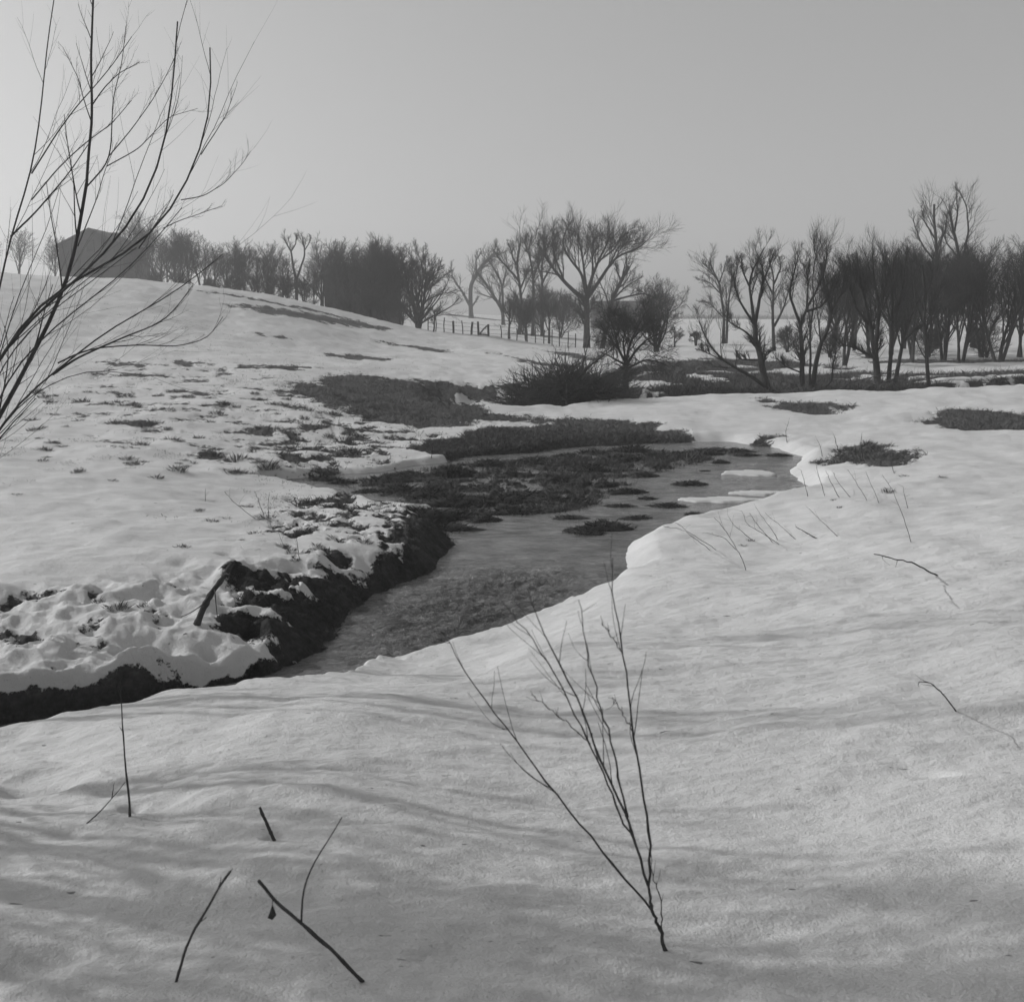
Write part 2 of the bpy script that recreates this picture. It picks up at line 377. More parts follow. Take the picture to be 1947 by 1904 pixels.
def ground_material():
    m, t, b = mat('snow_and_turf')
    P = pos(t)
    bare, dark = attr(t, 'bare'), attr(t, 'dark')
    na = noise(t, 1.6, 6, .6, P); nb = noise(t, 9, 6, .65, P); nc = noise(t, 45, 4, .6, P)
    s = mth(t, 'MULTIPLY', mth(t, 'SUBTRACT', na, .5), .8)
    s = mth(t, 'ADD', s, mth(t, 'MULTIPLY', mth(t, 'SUBTRACT', nb, .5), 1.15))
    s = mth(t, 'ADD', s, mth(t, 'MULTIPLY', mth(t, 'SUBTRACT', nc, .5), .45))
    s = mth(t, 'ADD', bare, mth(t, 'MULTIPLY', s, mrange(t, bare, 0, .2, .45, 1)))
    f = mrange(t, s, .47, .56, 0, 1)
    # snow: slightly varied, a little grit
    sn = mrange(t, noise(t, .8, 5, .6, P), .3, .7, .66, .75)
    grit = mrange(t, noise(t, 60, 3, .7, P), .62, .74, 1, .66)
    sn = mth(t, 'MULTIPLY', sn, grit)
    sn = mth(t, 'MULTIPLY', sn, mrange(t, noise(t, 17, 2, .5, pos(t, (.7, 1.4, 1), .5)), .735, .765, 1, .3))     # seeds, bark bits and twig litter
    sn = mth(t, 'MULTIPLY', sn, mrange(t, noise(t, 3.2, 6, .65, pos(t, (.5, 1.3, 1), .2)), .35, .65, .93, 1.05))
    # turf: matted dead grass, streaky
    ts = mrange(t, noise(t, 14, 6, .7, pos(t, (1, .6, 1))), .3, .72, .055, .17)
    ts = mth(t, 'MULTIPLY', ts, mrange(t, noise(t, 1.1, 4, .6, P), .3, .7, .75, 1.2))
    mud = mth(t, 'MULTIPLY', mrange(t, noise(t, 20, 5, .7, P), .3, .75, .018, .06), mrange(t, noise(t, 3.5, 5, .65, P), .35, .65, .6, 1.9))  # mud tone, also colours the painted undercut shade of the bank toes
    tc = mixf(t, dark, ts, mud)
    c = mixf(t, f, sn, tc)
    cc = t.nodes.new('ShaderNodeCombineColor')
    for i in range(3): t.links.new(c, cc.inputs[i])
    t.links.new(cc.outputs[0], b.inputs['Base Color'])
    t.links.new(mixf(t, f, .75, .95), b.inputs['Roughness'])
    # bump: wind ripples + crust on snow, coarse tangle on turf
    rip = noise(t, 5.5, 5, .62, pos(t, (.55, 1.6, 1), .12)); fine = noise(t, 38, 5, .65, pos(t, (.8, 1.2, 1)))
    hs = mth(t, 'ADD', mth(t, 'MULTIPLY', rip, .010), mth(t, 'MULTIPLY', fine, .013)); hs = mth(t, 'ADD', hs, mth(t, 'MULTIPLY', noise(t, 110, 3, .7, P), .006))
    ht = mth(t, 'ADD', mth(t, 'MULTIPLY', noise(t, 16, 6, .7, P), .09), mth(t, 'MULTIPLY', nb, .08))
    bp = t.nodes.new('ShaderNodeBump'); bp.inputs['Strength'].default_value = .9; bp.inputs['Distance'].default_value = 1.0
    t.links.new(mixf(t, f, hs, ht), bp.inputs['Height']); t.links.new(bp.outputs[0], b.inputs['Normal'])
    b.inputs['Subsurface Weight'].default_value = 0
    return m
def bark_material(name, lo, hi, sc=9):
    m, t, b = mat(name, rough=.95, spec=.15)
    g = t.nodes.new('ShaderNodeTexCoord'); mp = t.nodes.new('ShaderNodeMapping'); mp.inputs['Scale'].default_value = (1, 1, .25)
    t.links.new(g.outputs['Object'], mp.inputs[0])
    n = noise(t, sc, 5, .65, mp.outputs[0]); v = mrange(t, n, .3, .7, lo, hi)
    cc = t.nodes.new('ShaderNodeCombineColor')
    for i in range(3): t.links.new(v, cc.inputs[i])
    t.links.new(cc.outputs[0], b.inputs['Base Color'])
    bp = t.nodes.new('ShaderNodeBump'); bp.inputs['Strength'].default_value = .6; bp.inputs['Distance'].default_value = .02
    t.links.new(n, bp.inputs['Height']); t.links.new(bp.outputs[0], b.inputs['Normal'])
    return m
def grass_material(name, lo, hi):
    m, t, b = mat(name, rough=.9, spec=.15)
    v = mrange(t, noise(t, 7, 4, .7, pos(t)), .3, .7, lo, hi)
    cc = t.nodes.new('ShaderNodeCombineColor')
    for i in range(3): t.links.new(v, cc.inputs[i])
    t.links.new(cc.outputs[0], b.inputs['Base Color'])
    return m
def water_material():
    m, t, b = mat('brook_water', .02, .07, .5)
    b.inputs['IOR'].default_value = 1.33
    P = pos(t, (1.0, 2.3, 1), .35)
    calm = noise(t, 2.6, 5, .6, P, .6); rf = attr(t, 'riffle')
    chop = noise(t, 3.4, 6, .68, pos(t, (.75, 1.5, 1), -.5), 1.4)
    h = mth(t, 'ADD', mth(t, 'MULTIPLY', calm, .035), mth(t, 'MULTIPLY', mth(t, 'MULTIPLY', chop, rf), .2))
    h = mth(t, 'ADD', h, mth(t, 'MULTIPLY', noise(t, 30, 3, .6, P), .0022))
    bp = t.nodes.new('ShaderNodeBump'); bp.inputs['Strength'].default_value = 1; bp.inputs['Distance'].default_value = 1
    t.links.new(h, bp.inputs['Height']); t.links.new(bp.outputs[0], b.inputs['Normal'])
    v = mrange(t, noise(t, 2.2, 5, .6, pos(t)), .35, .65, .11, .24)
    cc = t.nodes.new('ShaderNodeCombineColor')
    for i in range(3): t.links.new(v, cc.inputs[i])
    t.links.new(cc.outputs[0], b.inputs['Base Color'])
    return m
M_GROUND = ground_material()
M_WATER = water_material()
M_BARK = bark_material('bark', .035, .09)
M_TWIG = bark_material('twig_bark', .045, .09, 20)
M_DEAD = bark_material('dead_wood', .05, .14, 14)
M_GRASS = grass_material('dead_grass', .07, .2)
M_DARKGRASS = grass_material('wet_grass', .03, .09)
M_MARSH = grass_material('marsh_grass_straw', .035, .15)

# ------------------------------------------------------------------ ground sheet and water
def build_ground():
    rs = [.15, .4, .7, 1.0, 1.3]
    r = 1.6
    while r < 480:
        rs.append(r)
        if r < 100: r += min(max(.012, r * r / 3800), .28)
        else: r += .3 + .008 * (r - 100)
    rs = np.array(rs)
    th = np.concatenate([np.linspace(-math.pi, -.62, 70)[:-1], np.linspace(-.62, -.455, 90)[:-1], np.linspace(-.455, .455, 880),
                         np.linspace(.455, .62, 90)[1:], np.linspace(.62, math.pi, 70)[1:]])
    R, T = np.meshgrid(rs, th, indexing='ij')
    x = (R * np.sin(T)); y = (R * np.cos(T))
    z, bare, dark = terrain(x, y)
    nr, ntt = R.shape
    V = np.stack([x.ravel(), y.ravel(), z], 1)
    i = np.arange(nr * ntt).reshape(nr, ntt)
    F = np.stack([i[:-1, :-1].ravel(), i[:-1, 1:].ravel(), i[1:, 1:].ravel(), i[1:, :-1].ravel()], 1)[:, ::-1]
    me = np_mesh('ground', V, F)
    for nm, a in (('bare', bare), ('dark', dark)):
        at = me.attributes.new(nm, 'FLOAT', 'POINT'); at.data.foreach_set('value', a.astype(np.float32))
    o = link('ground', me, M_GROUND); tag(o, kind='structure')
def build_water():
    x = np.concatenate([np.linspace(-13.5, -3, 60)[:-1], np.linspace(-3, 3, 260), np.linspace(3, 7.5, 90)[1:]])
    y = np.concatenate([np.linspace(4.2, 8, 40)[:-1], np.linspace(8, 13.5, 260), np.linspace(13.5, 27, 260)[1:]])
    X, Y = np.meshgrid(x, y, indexing='ij')
    rp = [wz(*p)[:2] for p in ((690, 1270), (850, 1240), (1010, 1190), (1110, 1120), (1060, 1090), (900, 1090), (780, 1130), (690, 1200))]
    rf = sstep(.5, -.5, poly_sd(X.ravel(), Y.ravel(), rp)) + .2 * sstep(15.5, 11, Y.ravel())
    fx, fy = X.ravel() * .8 + Y.ravel() * .6, Y.ravel() * .8 - X.ravel() * .6          # the run flows toward the near left
    rip = (np.abs(fbm(fx, fy * .8, .3, 4, 91, .6)) - .25) * .05 * rf + fbm(fx * .7, fy, .38, 3, 92) * .006
    V = np.stack([X.ravel(), Y.ravel(), ZW + rip], 1)
    i = np.arange(X.size).reshape(X.shape)
    F = np.stack([i[:-1, :-1].ravel(), i[1:, :-1].ravel(), i[1:, 1:].ravel(), i[:-1, 1:].ravel()], 1)
    me = np_mesh('brook_water', V, F)
    at = me.attributes.new('riffle', 'FLOAT', 'POINT'); at.data.foreach_set('value', rf.astype(np.float32))
    tag(link('brook_water', me, M_WATER), kind='structure')
build_ground(); build_water()
#@@REST
# ------------------------------------------------------------------ branch and tree tools
def unit(a): return a / (np.linalg.norm(a, axis=-1, keepdims=True) + 1e-9)
def tubes(PTS, RAD, k):                                  # PTS (N,S,3) RAD (N,S) -> vertices, quads
    N, S, _ = PTS.shape
    T = np.empty_like(PTS); T[:, 1:-1] = PTS[:, 2:] - PTS[:, :-2]; T[:, 0] = PTS[:, 1] - PTS[:, 0]; T[:, -1] = PTS[:, -1] - PTS[:, -2]
    T = unit(T)
    ref = np.where(np.abs(unit(PTS[:, -1] - PTS[:, 0])[:, 2:3]) > .8, np.array([[1., .13, 0]]), np.array([[0., .1, 1.]]))[:, None]
    A = unit(np.cross(T, ref)); B = np.cross(T, A)
    ang = np.arange(k) * 2 * np.pi / k
    V = PTS[:, :, None] + RAD[:, :, None, None] * (np.cos(ang)[:, None] * A[:, :, None] + np.sin(ang)[:, None] * B[:, :, None])
    idx = np.arange(N * S * k).reshape(N, S, k)
    a = idx[:, :-1]; b = idx[:, 1:]
    F = np.stack([a, np.roll(a, -1, 2), np.roll(b, -1, 2), b], -1).reshape(-1, 4)
    return V.reshape(-1, 3), F
def join_geo(parts):
    VS, FS, o = [], [], 0
    for V, F in parts:
        VS.append(V); FS.append(F + o); o += len(V)
    return np.concatenate(VS), np.concatenate(FS)
def grow(P, D, L, R, S, wander, trop, rng, tip=.35):
    N = len(P); pts = np.empty((N, S + 1, 3)); pts[:, 0] = P; d = unit(D); q = P.copy()
    for s in range(S):
        d = unit(d + rng.normal(0, wander, (N, 3)) + np.array([0, 0, trop]))
        q = q + d * (L / S)[:, None]; pts[:, s + 1] = q
    rad = R[:, None] * (1 - (1 - tip) * np.linspace(0, 1, S + 1))[None]
    return pts, rad
def sprout(pts, rad, n, t0, lo, hi, rk, ang, rng, up=0.0, L0=None, t1=1.0):
    N, S, _ = pts.shape
    t = t0 + (t1 - t0) * ((np.arange(n)[None] + rng.rand(N, n)) / n)
    f = np.clip(t * (S - 1), 0, S - 1.001); i = f.astype(int); w_ = (f - i)[..., None]; r = np.arange(N)[:, None]
    P = pts[r, i] * (1 - w_) + pts[r, i + 1] * w_
    T = unit(pts[r, i + 1] - pts[r, i])
    RR = (rad[r, i] * (1 - w_[..., 0]) + rad[r, i + 1] * w_[..., 0]) * rk
    perp = unit(np.cross(T, rng.normal(0, 1, T.shape)))
    a = np.radians(rng.uniform(ang[0], ang[1], t.shape))[..., None]
    D = unit(np.cos(a) * T + np.sin(a) * perp + np.array([0, 0, up]))
    LL = (np.linalg.norm(np.diff(pts, axis=1), axis=2).sum(1) if L0 is None else L0)[:, None] * rng.uniform(lo, hi, t.shape) * (1.15 - .55 * t)
    return P.reshape(-1, 3), D.reshape(-1, 3), LL.ravel(), RR.ravel()
def resample(path, n=14):
    p = np.asarray(path, float); d = np.r_[0, np.cumsum(np.linalg.norm(np.diff(p[:, :3], axis=0), axis=1))]
    q = np.linspace(0, d[-1], n)
    o = np.stack([np.interp(q, d, p[:, k]) for k in range(p.shape[1])], 1)
    for _ in range(2): o[1:-1] = (o[:-2] + 2 * o[1:-1] + o[2:]) / 4
    return o
def top_tree(name, label, cat, loc, trunk, crown, group=None, m1=None, m2=None, parts=('trunk', 'crown')):
    root = bpy.data.objects.new(name, None); COL.objects.link(root); root.location = loc; root.empty_display_size = .2
    tag(root, label, cat, group)
    L = np.array(loc)
    if trunk is not None:
        V, F = trunk; link(parts[0], np_mesh(parts[0], V - L, F), m1 or M_BARK, root)
    if crown is not None:
        V, F = crown; link(parts[1], np_mesh(parts[1], V - L, F), m2 or M_TWIG, root)
    return root
TW = 1.4                                                # side branch length factor
def fill_crown(pts, rad, seed, rt, lv, up=.08, wander=.13):
    # lv: list of (n, t0, lo, hi, ang, S) for each further level, the last being the twigs
    rng = np.random.RandomState(seed); geo = []
    for j, (n, t0, lo, hi, ang, S) in enumerate(lv):
        P, D, L, R = sprout(pts, rad, n, t0, lo * TW, hi * TW, .5, ang, rng, up * .6)
        R = np.maximum(R, rt * (.75 if j == len(lv) - 1 else 1.15))
        pts, rad = grow(P, D, L, R, S, wander, up, rng)
        geo.append(tubes(pts, rad, 3))
    return join_geo(geo)
def traced(name, label, Y, limbs, seed=1, lv=None, cat='tree', group=None, spread=.28, rt=None, base_uv=None, up=.08, m1=None, m2=None, wander=.13, k=7, kw=1.0, jit=1.0, parts=('trunk', 'crown')):
    """limbs: list of (r0_px, r1_px, [(u,v),...]); the first limb begins at the foot of the tree"""
    rng = np.random.RandomState(seed); s = Y / FPX
    u0, v0 = limbs[0][2][0]
    x0 = XU(u0, Y); z0 = tz(x0, Y)
    P, R, first, yref = [], [], True, {}
    H = abs(limbs[0][2][-1][1] - v0) * s
    for r0, r1, pth in limbs:
        q = []
        key = pth[0]
        y = yref.get(key, Y)
        if key not in yref and not first:                # start on the nearest earlier limb point
            c = [(abs(a[0] - key[0]) + abs(a[1] - key[1]), yy) for a, yy in yref.items()]
            y = min(c)[1]
        dy = rng.uniform(-1, 1) * spread
        for j, (u, v) in enumerate(pth):
            if j: y = y + dy * math.hypot(u - pth[j - 1][0], v - pth[j - 1][1]) * s
            yref[(u, v)] = y
            q.append(PT(u, v, y))
        q = np.array(q)
        if first: q[0, 2] = z0 - .15; first = False
        elif abs(q[0, 2] - z0) < .12 * H and math.hypot(pth[0][0] - u0, pth[0][1] - v0) > 12: q[0, 2] = tz(q[0, 0], q[0, 1]) - .1
        P.append(resample(q, 22)); n = len(P[-1])
        R.append(np.linspace(r0, r1, n) * s * kw)
    P = np.array(P); R = np.array(R)
    P += np.cumsum(rng.normal(0, 1, P.shape), 1) * .0011 * H * jit * np.minimum(1, np.arange(22) / 4)[None, :, None]
    R[0, 0] *= 1.35; R[0, 1] *= 1.12
    rt = rt or Y * .00012
    if lv is None:
        lv = [(9, .3, .16, .34, (20, 50), 5), (7, .15, .3, .6, (20, 50), 4), (5, .1, .35, .7, (15, 50), 2)]
    cr = fill_crown(P, R, seed + 50, rt, lv, up, wander) if lv else None
    return top_tree(name, label, cat, (x0, Y, z0), tubes(P, R, k), cr, group, m1, m2, parts)
def procedural(name, label, u, vb, vt, Y, seed, fork=.3, nl=7, spread=35, lv=None, stems=1, r0=None, cat='tree', group=None, up=.1, rt=None, wander=.1, loc=None, lean=0, parts=('trunk', 'crown')):
    rng = np.random.RandomState(seed)
    x0, y0 = (XU(u, Y), Y) if loc is None else loc
    z0 = tz(x0, y0)
    Ht = (CAM_Z + ray(u, vt)[1] * Y) - z0 if loc is None else vt
    r0 = r0 or Ht * .016
    P0 = np.tile([x0, y0, z0 - .15], (stems, 1)) + rng.normal(0, .012 * Ht * (stems > 1), (stems, 3)) * [1, 1, 0]
    D0 = np.stack([rng.normal(lean, .05 + .12 * (stems > 1), stems), rng.normal(0, .05 + .12 * (stems > 1), stems), np.ones(stems)], 1)
    tp, tr = grow(P0, D0, np.full(stems, Ht * (.78 if nl < 9 else .6)), np.full(stems, r0), 9, .05, .05, rng, .3)
    P, D, L, R = sprout(tp, tr, nl, fork, .9, 1.0, .62, (spread * .5, spread * 1.25), rng, 0, L0=np.full(stems, Ht * .55))
    lp, lr = grow(P, D, L * rng.uniform(.7, 1.15, L.shape), R, 9, .08, up * .45, rng, .3)
    # scale to the wanted height
    zt = np.percentile(lp[..., 2], 99) - z0; k = .93 * Ht / zt
    for a in (tp, lp): a[..., 2] = z0 + (a[..., 2] - z0) * k
    rt = rt or Y * .00012
    if lv is None: lv = [(6, .15, .26, .45, (20, 45), 5), (5, .15, .3, .6, (20, 50), 4), (4, .1, .35, .7, (15, 50), 2)]
    cr = fill_crown(lp, lr, seed + 9, rt, lv, up * .6, .14)
    tk = join_geo([tubes(tp, tr, 6), tubes(lp, lr, 5)])
    return top_tree(name, label, cat, (x0, y0, z0), tk, cr, group, parts=parts)
def copy_thing(src, u, Y, vt, rot, label, loc=None, sx=None, Hsrc=None):
    c = src.copy(); COL.objects.link(c)
    x0 = XU(u, Y); z0 = tz(x0, Y)
    Ht = (CAM_Z + ray(u, vt)[1] * Y) - z0
    k = Ht / Hsrc
    c.location = (x0, Y, z0 - .05); c.rotation_euler = (0, 0, rot); c.scale = ((sx or 1) * k, (sx or 1) * k, k)
    c['label'] = label
    for ch in src.children:
        d = ch.copy(); COL.objects.link(d); d.parent = c
    return c

# ------------------------------------------------------------------ buildings
def prism(name, pts2, y0, y1, m, parent):                # outline (x,z) pushed from y0 to y1
    n = len(pts2); V = [(x, y0, z) for x, z in pts2] + [(x, y1, z) for x, z in pts2]
    me = bpy.data.meshes.new(name)
    F = [list(range(n))[::-1] if False else list(range(n)), list(range(n, 2 * n))[::-1]] + [[(i + 1) % n, i, i + n, (i + 1) % n + n] for i in range(n)]
    me.from_pydata(V, [], F); me.update()
    import bmesh
    bm = bmesh.new(); bm.from_mesh(me); bmesh.ops.recalc_face_normals(bm, faces=bm.faces); bm.to_mesh(me); bm.free()
    return link(name, me, m, parent)
M_WALL = bark_material('weathered_boards', .05, .075, 3); M_ROOF = bark_material('roof_shingles', .045, .07, 5); M_BRICK = bark_material('chimney_brick', .05, .08, 8)
M_PANE = mat('window_glass', .03, .15, .5)[0]
def building(name, label, u0, u1, vb, ve, vr, Y, depth, group=None, ridge='side', chimney=None, wing=None, ang=0):
    xa, xb = XU(u0, Y), XU(u1, Y); xc = (xa + xb) / 2
    z0 = min(tz(xa, Y), tz(xb, Y)) - .3
    hz = lambda v: CAM_Z + ray(973, v)[1] * Y
    ze, zr = hz(ve), hz(vr)
    root = bpy.data.objects.new(name, None); COL.objects.link(root); root.location = (xc, Y, z0); tag(root, label, name.replace('_', ' ').split()[-1], group)
    root.rotation_euler.z = ang
    W = (xb - xa) / 2; ze -= z0; zr -= z0
    if ridge == 'gable':                                 # gable end faces the camera
        prism('wall', [(-W, 0), (W, 0), (W, ze), (0, zr), (-W, ze)], 0, depth, M_WALL, root)
        t = .18; e = .35
        for s in (-1, 1):
            sl = (zr - ze) / W
            prism('roof', [(s * (W + e), ze - e * sl + .02), (0, zr + .02), (0, zr + .02 + t * 1.3), (s * (W + e), ze - e * sl + .02 + t)], -.3, depth + .3, M_ROOF, root)
    else:
        prism('wall', [(-W, 0), (W, 0), (W, ze), (-W, ze)], 0, depth, M_WALL, root)
        V = [(-W - .3, -.4, ze - .1), (W + .3, -.4, ze - .1), (W + .3, depth / 2, zr), (-W - .3, depth / 2, zr), (-W - .3, depth + .4, ze - .1), (W + .3, depth + .4, ze - .1)]
        V += [(x, y, z - .2) for x, y, z in V]
        F = [(0, 1, 2, 3), (3, 2, 5, 4), (7, 6, 9, 8), (8, 9, 10, 11), (0, 6, 7, 1), (4, 5, 11, 10), (1, 7, 8, 2), (2, 8, 11, 5), (6, 0, 3, 9), (9, 3, 4, 10)]
        me = bpy.data.meshes.new('roof'); me.from_pydata(V, [], F); me.update(); r_ = link('roof', me, M_ROOF, root)
        for s in (-1, 1):                                # gable infill
            prism('gable', [(0, 0), (depth / 2, zr - ze - .22), (depth, 0)], 0, .1, M_WALL, root).matrix_local = Matrix.Translation((s * (W - .06), 0, ze - .01)) @ Matrix.Rotation(math.pi / 2, 4, 'Z')
    if chimney:
        cu, cv, cw_ = chimney; cx = XU(cu, Y) - xc; cz_ = hz(cv) - z0
        c = prism('chimney', [(cx - cw_, ze * .7), (cx + cw_, ze * .7), (cx + cw_, cz_ - .25), (cx + cw_ + .08, cz_ - .25), (cx + cw_ + .08, cz_), (cx - cw_ - .08, cz_), (cx - cw_ - .08, cz_ - .25), (cx - cw_, cz_ - .25)], depth * .45, depth * .45 + cw_ * 2, M_BRICK, root)
    if ridge == 'gable':
        for wx_, wz_ in ((-W * .45, ze * .55), (W * .4, ze * .55), (0, ze * 1.0)):
            f_ = prism('window', [(wx_ - .5, wz_ - .8), (wx_ + .5, wz_ - .8), (wx_ + .5, wz_ + .8), (wx_ - .5, wz_ + .8)], -.08, .02, M_ROOF, root)
            prism('pane', [(wx_ - .38, wz_ - .68), (wx_ + .38, wz_ - .68), (wx_ + .38, wz_ + .68), (wx_ - .38, wz_ + .68)], -.11, -.09, M_PANE, f_)
    else:
        prism('door', [(-W * .25, .0), (W * .05, .0), (W * .05, ze * .7), (-W * .25, ze * .7)], -.07, .02, M_ROOF, root)
    if wing:
        wu, wv, wvr = wing; x2 = XU(wu, Y) - xc; zh = hz(wv) - z0
        prism('wing', [(W + .003, 0), (x2, 0), (x2, zh), (W + .003, hz(wvr) - z0)], depth * .2, depth * .8, M_WALL, root)
    return root
building('farm_house', 'grey gabled farmhouse with a chimney on the hilltop behind the willow twigs', 120, 240, 535, 467, 437, 140, 9, ridge='gable', chimney=(205, 437, .42), wing=(256, 497, 466))
building('barn', 'large dark windowless barn half hidden by bare trees below the hilltop', 618, 742, 592, 520, 503, 103, 9, ridge='side')
building('farm_shed', 'long low dark shed seen behind the trunk of the big elm', 1128, 1243, 612, 586, 571, 185, 7, ridge='side')

# ------------------------------------------------------------------ traced trees in the middle distance
traced('elm_tree', 'tallest vase-shaped bare elm, thick trunk, right of the field gate', 97, [
    (7.2, 4.5, [(1115, 662), (1116, 611), (1116, 560)]), (4.6, 1.2, [(1116, 572), (1094, 556), (1073, 535), (1055, 514), (1037, 488), (1021, 462)]),
    (4, 1, [(1116, 562), (1126, 525), (1136, 498), (1152, 467), (1160, 444)]), (4, 1, [(1116, 568), (1139, 535), (1157, 506), (1173, 488), (1199, 478), (1220, 470), (1228, 459)]),
    (3.6, 1, [(1116, 564), (1105, 519), (1084, 493), (1068, 464), (1074, 440)]), (3, .9, [(1116, 560), (1110, 504), (1105, 475), (1100, 444)]),
    (2, .9, [(1136, 498), (1168, 475), (1178, 452), (1194, 443)]), (2, .8, [(1073, 535), (1060, 500), (1052, 470), (1050, 450)]), (2, .8, [(1126, 525), (1128, 480), (1130, 446)]),
    (1.8, .8, [(1157, 506), (1175, 470), (1205, 455)])], 3,
    lv=[(11, .35, .22, .42, (20, 50), 5), (9, .15, .3, .6, (20, 50), 4), (7, .1, .4, .75, (15, 45), 2)])
traced('leaning_tree', 'dark bare tree leaning right just beside the big elm trunk', 95, [
    (5, 3, [(1144, 664), (1152, 619), (1162, 572), (1180, 535), (1194, 506)]), (2.2, .9, [(1162, 572), (1199, 562), (1222, 557), (1251, 567)]),
    (2, .8, [(1180, 535), (1172, 512), (1170, 500)]), (2, .8, [(1162, 572), (1190, 545), (1215, 530)])], 5, wander=.16)
traced('field_tree', 'small lone forked bare tree on the dark bank behind the fence', 200, [
    (4.4, 3, [(896, 607), (894, 577), (894, 540), (906, 519), (922, 498), (943, 480)]), (3, 1.2, [(894, 582), (880, 556), (867, 538), (859, 522)]),
    (2, 1, [(896, 584), (909, 566)]), (2, 1, [(906, 519), (905, 495), (915, 480)])], 6, lv=[(7, .4, .15, .3, (20, 50), 4), (6, .2, .4, .6, (20, 50), 3), (5, .1, .4, .7, (20, 50), 2)])
traced('bare_tree', 'wide forked bare tree right of the lone field tree', 165, [
    (3.6, 2, [(957, 622), (956, 592), (948, 577), (932, 551), (917, 530), (909, 517)]), (2.8, 1, [(956, 592), (955, 546), (948, 525), (932, 501), (926, 490)]),
    (2, .8, [(948, 577), (958, 530), (966, 505)])], 7)
traced('bare_tree', 'tall slender bare tree with a left limb, left of the elm group', 118, [
    (3.6, 1.4, [(986, 645), (991, 587), (987, 535), (981, 504), (990, 456)]), (2.4, .9, [(987, 535), (966, 512), (948, 493), (938, 476)]), (2, .8, [(981, 504), (972, 475), (968, 462)]),
    (2, .9, [(989, 550), (1003, 520), (1015, 505)])], 8)
traced('bare_tree', 'tall slender bare tree with upswept fork, second left of the big elm', 120, [
    (3.6, 1.2, [(1013, 648), (1013, 540), (1011, 506), (1003, 480), (1011, 447)]), (2.2, .8, [(1012, 530), (1026, 500), (1032, 470)]), (1.6, .8, [(1003, 480), (997, 462), (1000, 450)])], 9)
traced('bare_tree', 'bushy topped bare tree touching the left side of the big elm crown', 125, [
    (3.4, 1.2, [(1031, 645), (1031, 560), (1029, 500), (1045, 460)]), (2.2, .8, [(1030, 540), (1048, 505), (1062, 490)]), (2, .8, [(1030, 530), (1020, 500), (1024, 462)])], 10)
for i, (u, vb, vt, Y, lb) in enumerate([(968, 652, 560, 98, 'thin straight trunk tree just inside the fence beside the gate'), (1001, 655, 570, 98, 'pair of thin upright stems right of the field gate'),
        (1044, 658, 560, 99, 'thin upright tree between gate and big elm')]):
    procedural('young_tree', lb, u, vb, vt, Y, 200 + i, fork=.35, nl=6, spread=32, stems=2 if i == 1 else 1, r0=.14, group='young trees behind the fence')
for i, (u, vt, Y, lb) in enumerate([(995, 560, 123, 'dense dark shrub at the left foot of the elm group'), (1030, 548, 124, 'tallest dense dark shrub behind the young trees'), (1066, 556, 123, 'dense dark shrub close left of the elm trunk')]):
    procedural('dense_shrub', lb, u, 625, vt, Y, 230 + i, fork=.05, nl=5, spread=50, stems=6, r0=.06, cat='shrub', group='dense shrubs behind the young trees', parts=('stems', 'crown'),
               lv=[(6, .05, .35, .6, (20, 55), 5), (5, .1, .35, .6, (20, 50), 4), (4, .1, .4, .7, (15, 50), 2)])
traced('hawthorn_tree', 'low spreading dark tree with stout trunk beside the brush pile', 45, [
    (6.6, 4.5, [(1189, 748), (1190, 715), (1190, 690)]), (3, .8, [(1190, 690), (1176, 664), (1172, 642), (1166, 618), (1150, 590)]), (3.2, .8, [(1190, 690), (1195, 664), (1201, 646), (1212, 624), (1228, 592)]),
    (3, .8, [(1190, 696), (1210, 664), (1230, 645), (1256, 632)]), (2.4, .7, [(1190, 694), (1157, 676), (1138, 668)]), (2.6, .7, [(1190, 702), (1225, 684), (1254, 687), (1271, 697)]),
    (2.4, .7, [(1190, 690), (1184, 649), (1188, 629), (1195, 606)]), (2, .7, [(1176, 664), (1158, 640), (1142, 620)]), (1.8, .6, [(1201, 646), (1225, 622), (1238, 606)]), (1.8, .6, [(1172, 642), (1180, 615), (1176, 592)])], 12,
    lv=[(13, .2, .25, .5, (25, 75), 5), (9, .1, .3, .6, (25, 70), 4), (6, .1, .4, .75, (20, 60), 2)], up=.02, wander=.2, rt=.006, spread=.5)
procedural('round_tree', 'round-crowned bare tree right of the low hawthorn, alone against the sky', 1250, 673, 540, 78, 21, fork=.12, nl=12, spread=42, stems=3, r0=.12)
procedural('small_tree', 'small dense round tree at the right foot of the round-crowned tree', 1284, 660, 620, 92, 22, fork=.3, nl=8, spread=60, r0=.09)
procedural('pollard_tree', 'tiny pollard with two short stems alone in the open snow gap', 1325, 657, 628, 93, 23, fork=.45, nl=6, spread=65, stems=2, r0=.12,
           lv=[(6, .2, .3, .5, (20, 55), 4), (5, .1, .3, .6, (20, 50), 3), (3, .1, .4, .7, (20, 50), 2)])
traced('slender_tree', 'slender twin-stemmed bare tree left of the leaning willow', 98, [
    (3.4, 1, [(1375, 656), (1377, 601), (1372, 568), (1368, 537), (1353, 507), (1351, 490)]), (1.6, .7, [(1368, 537), (1350, 513), (1334, 500)]), (1.6, .7, [(1368, 537), (1375, 517), (1381, 494)]),
    (1.4, .6, [(1372, 560), (1352, 537), (1335, 530)]), (2.8, .9, [(1381, 656), (1383, 601), (1386, 563), (1391, 537), (1398, 515)]), (1.4, .6, [(1391, 537), (1393, 507)]), (1.2, .5, [(1376, 605), (1350, 575), (1335, 570)])], 24)
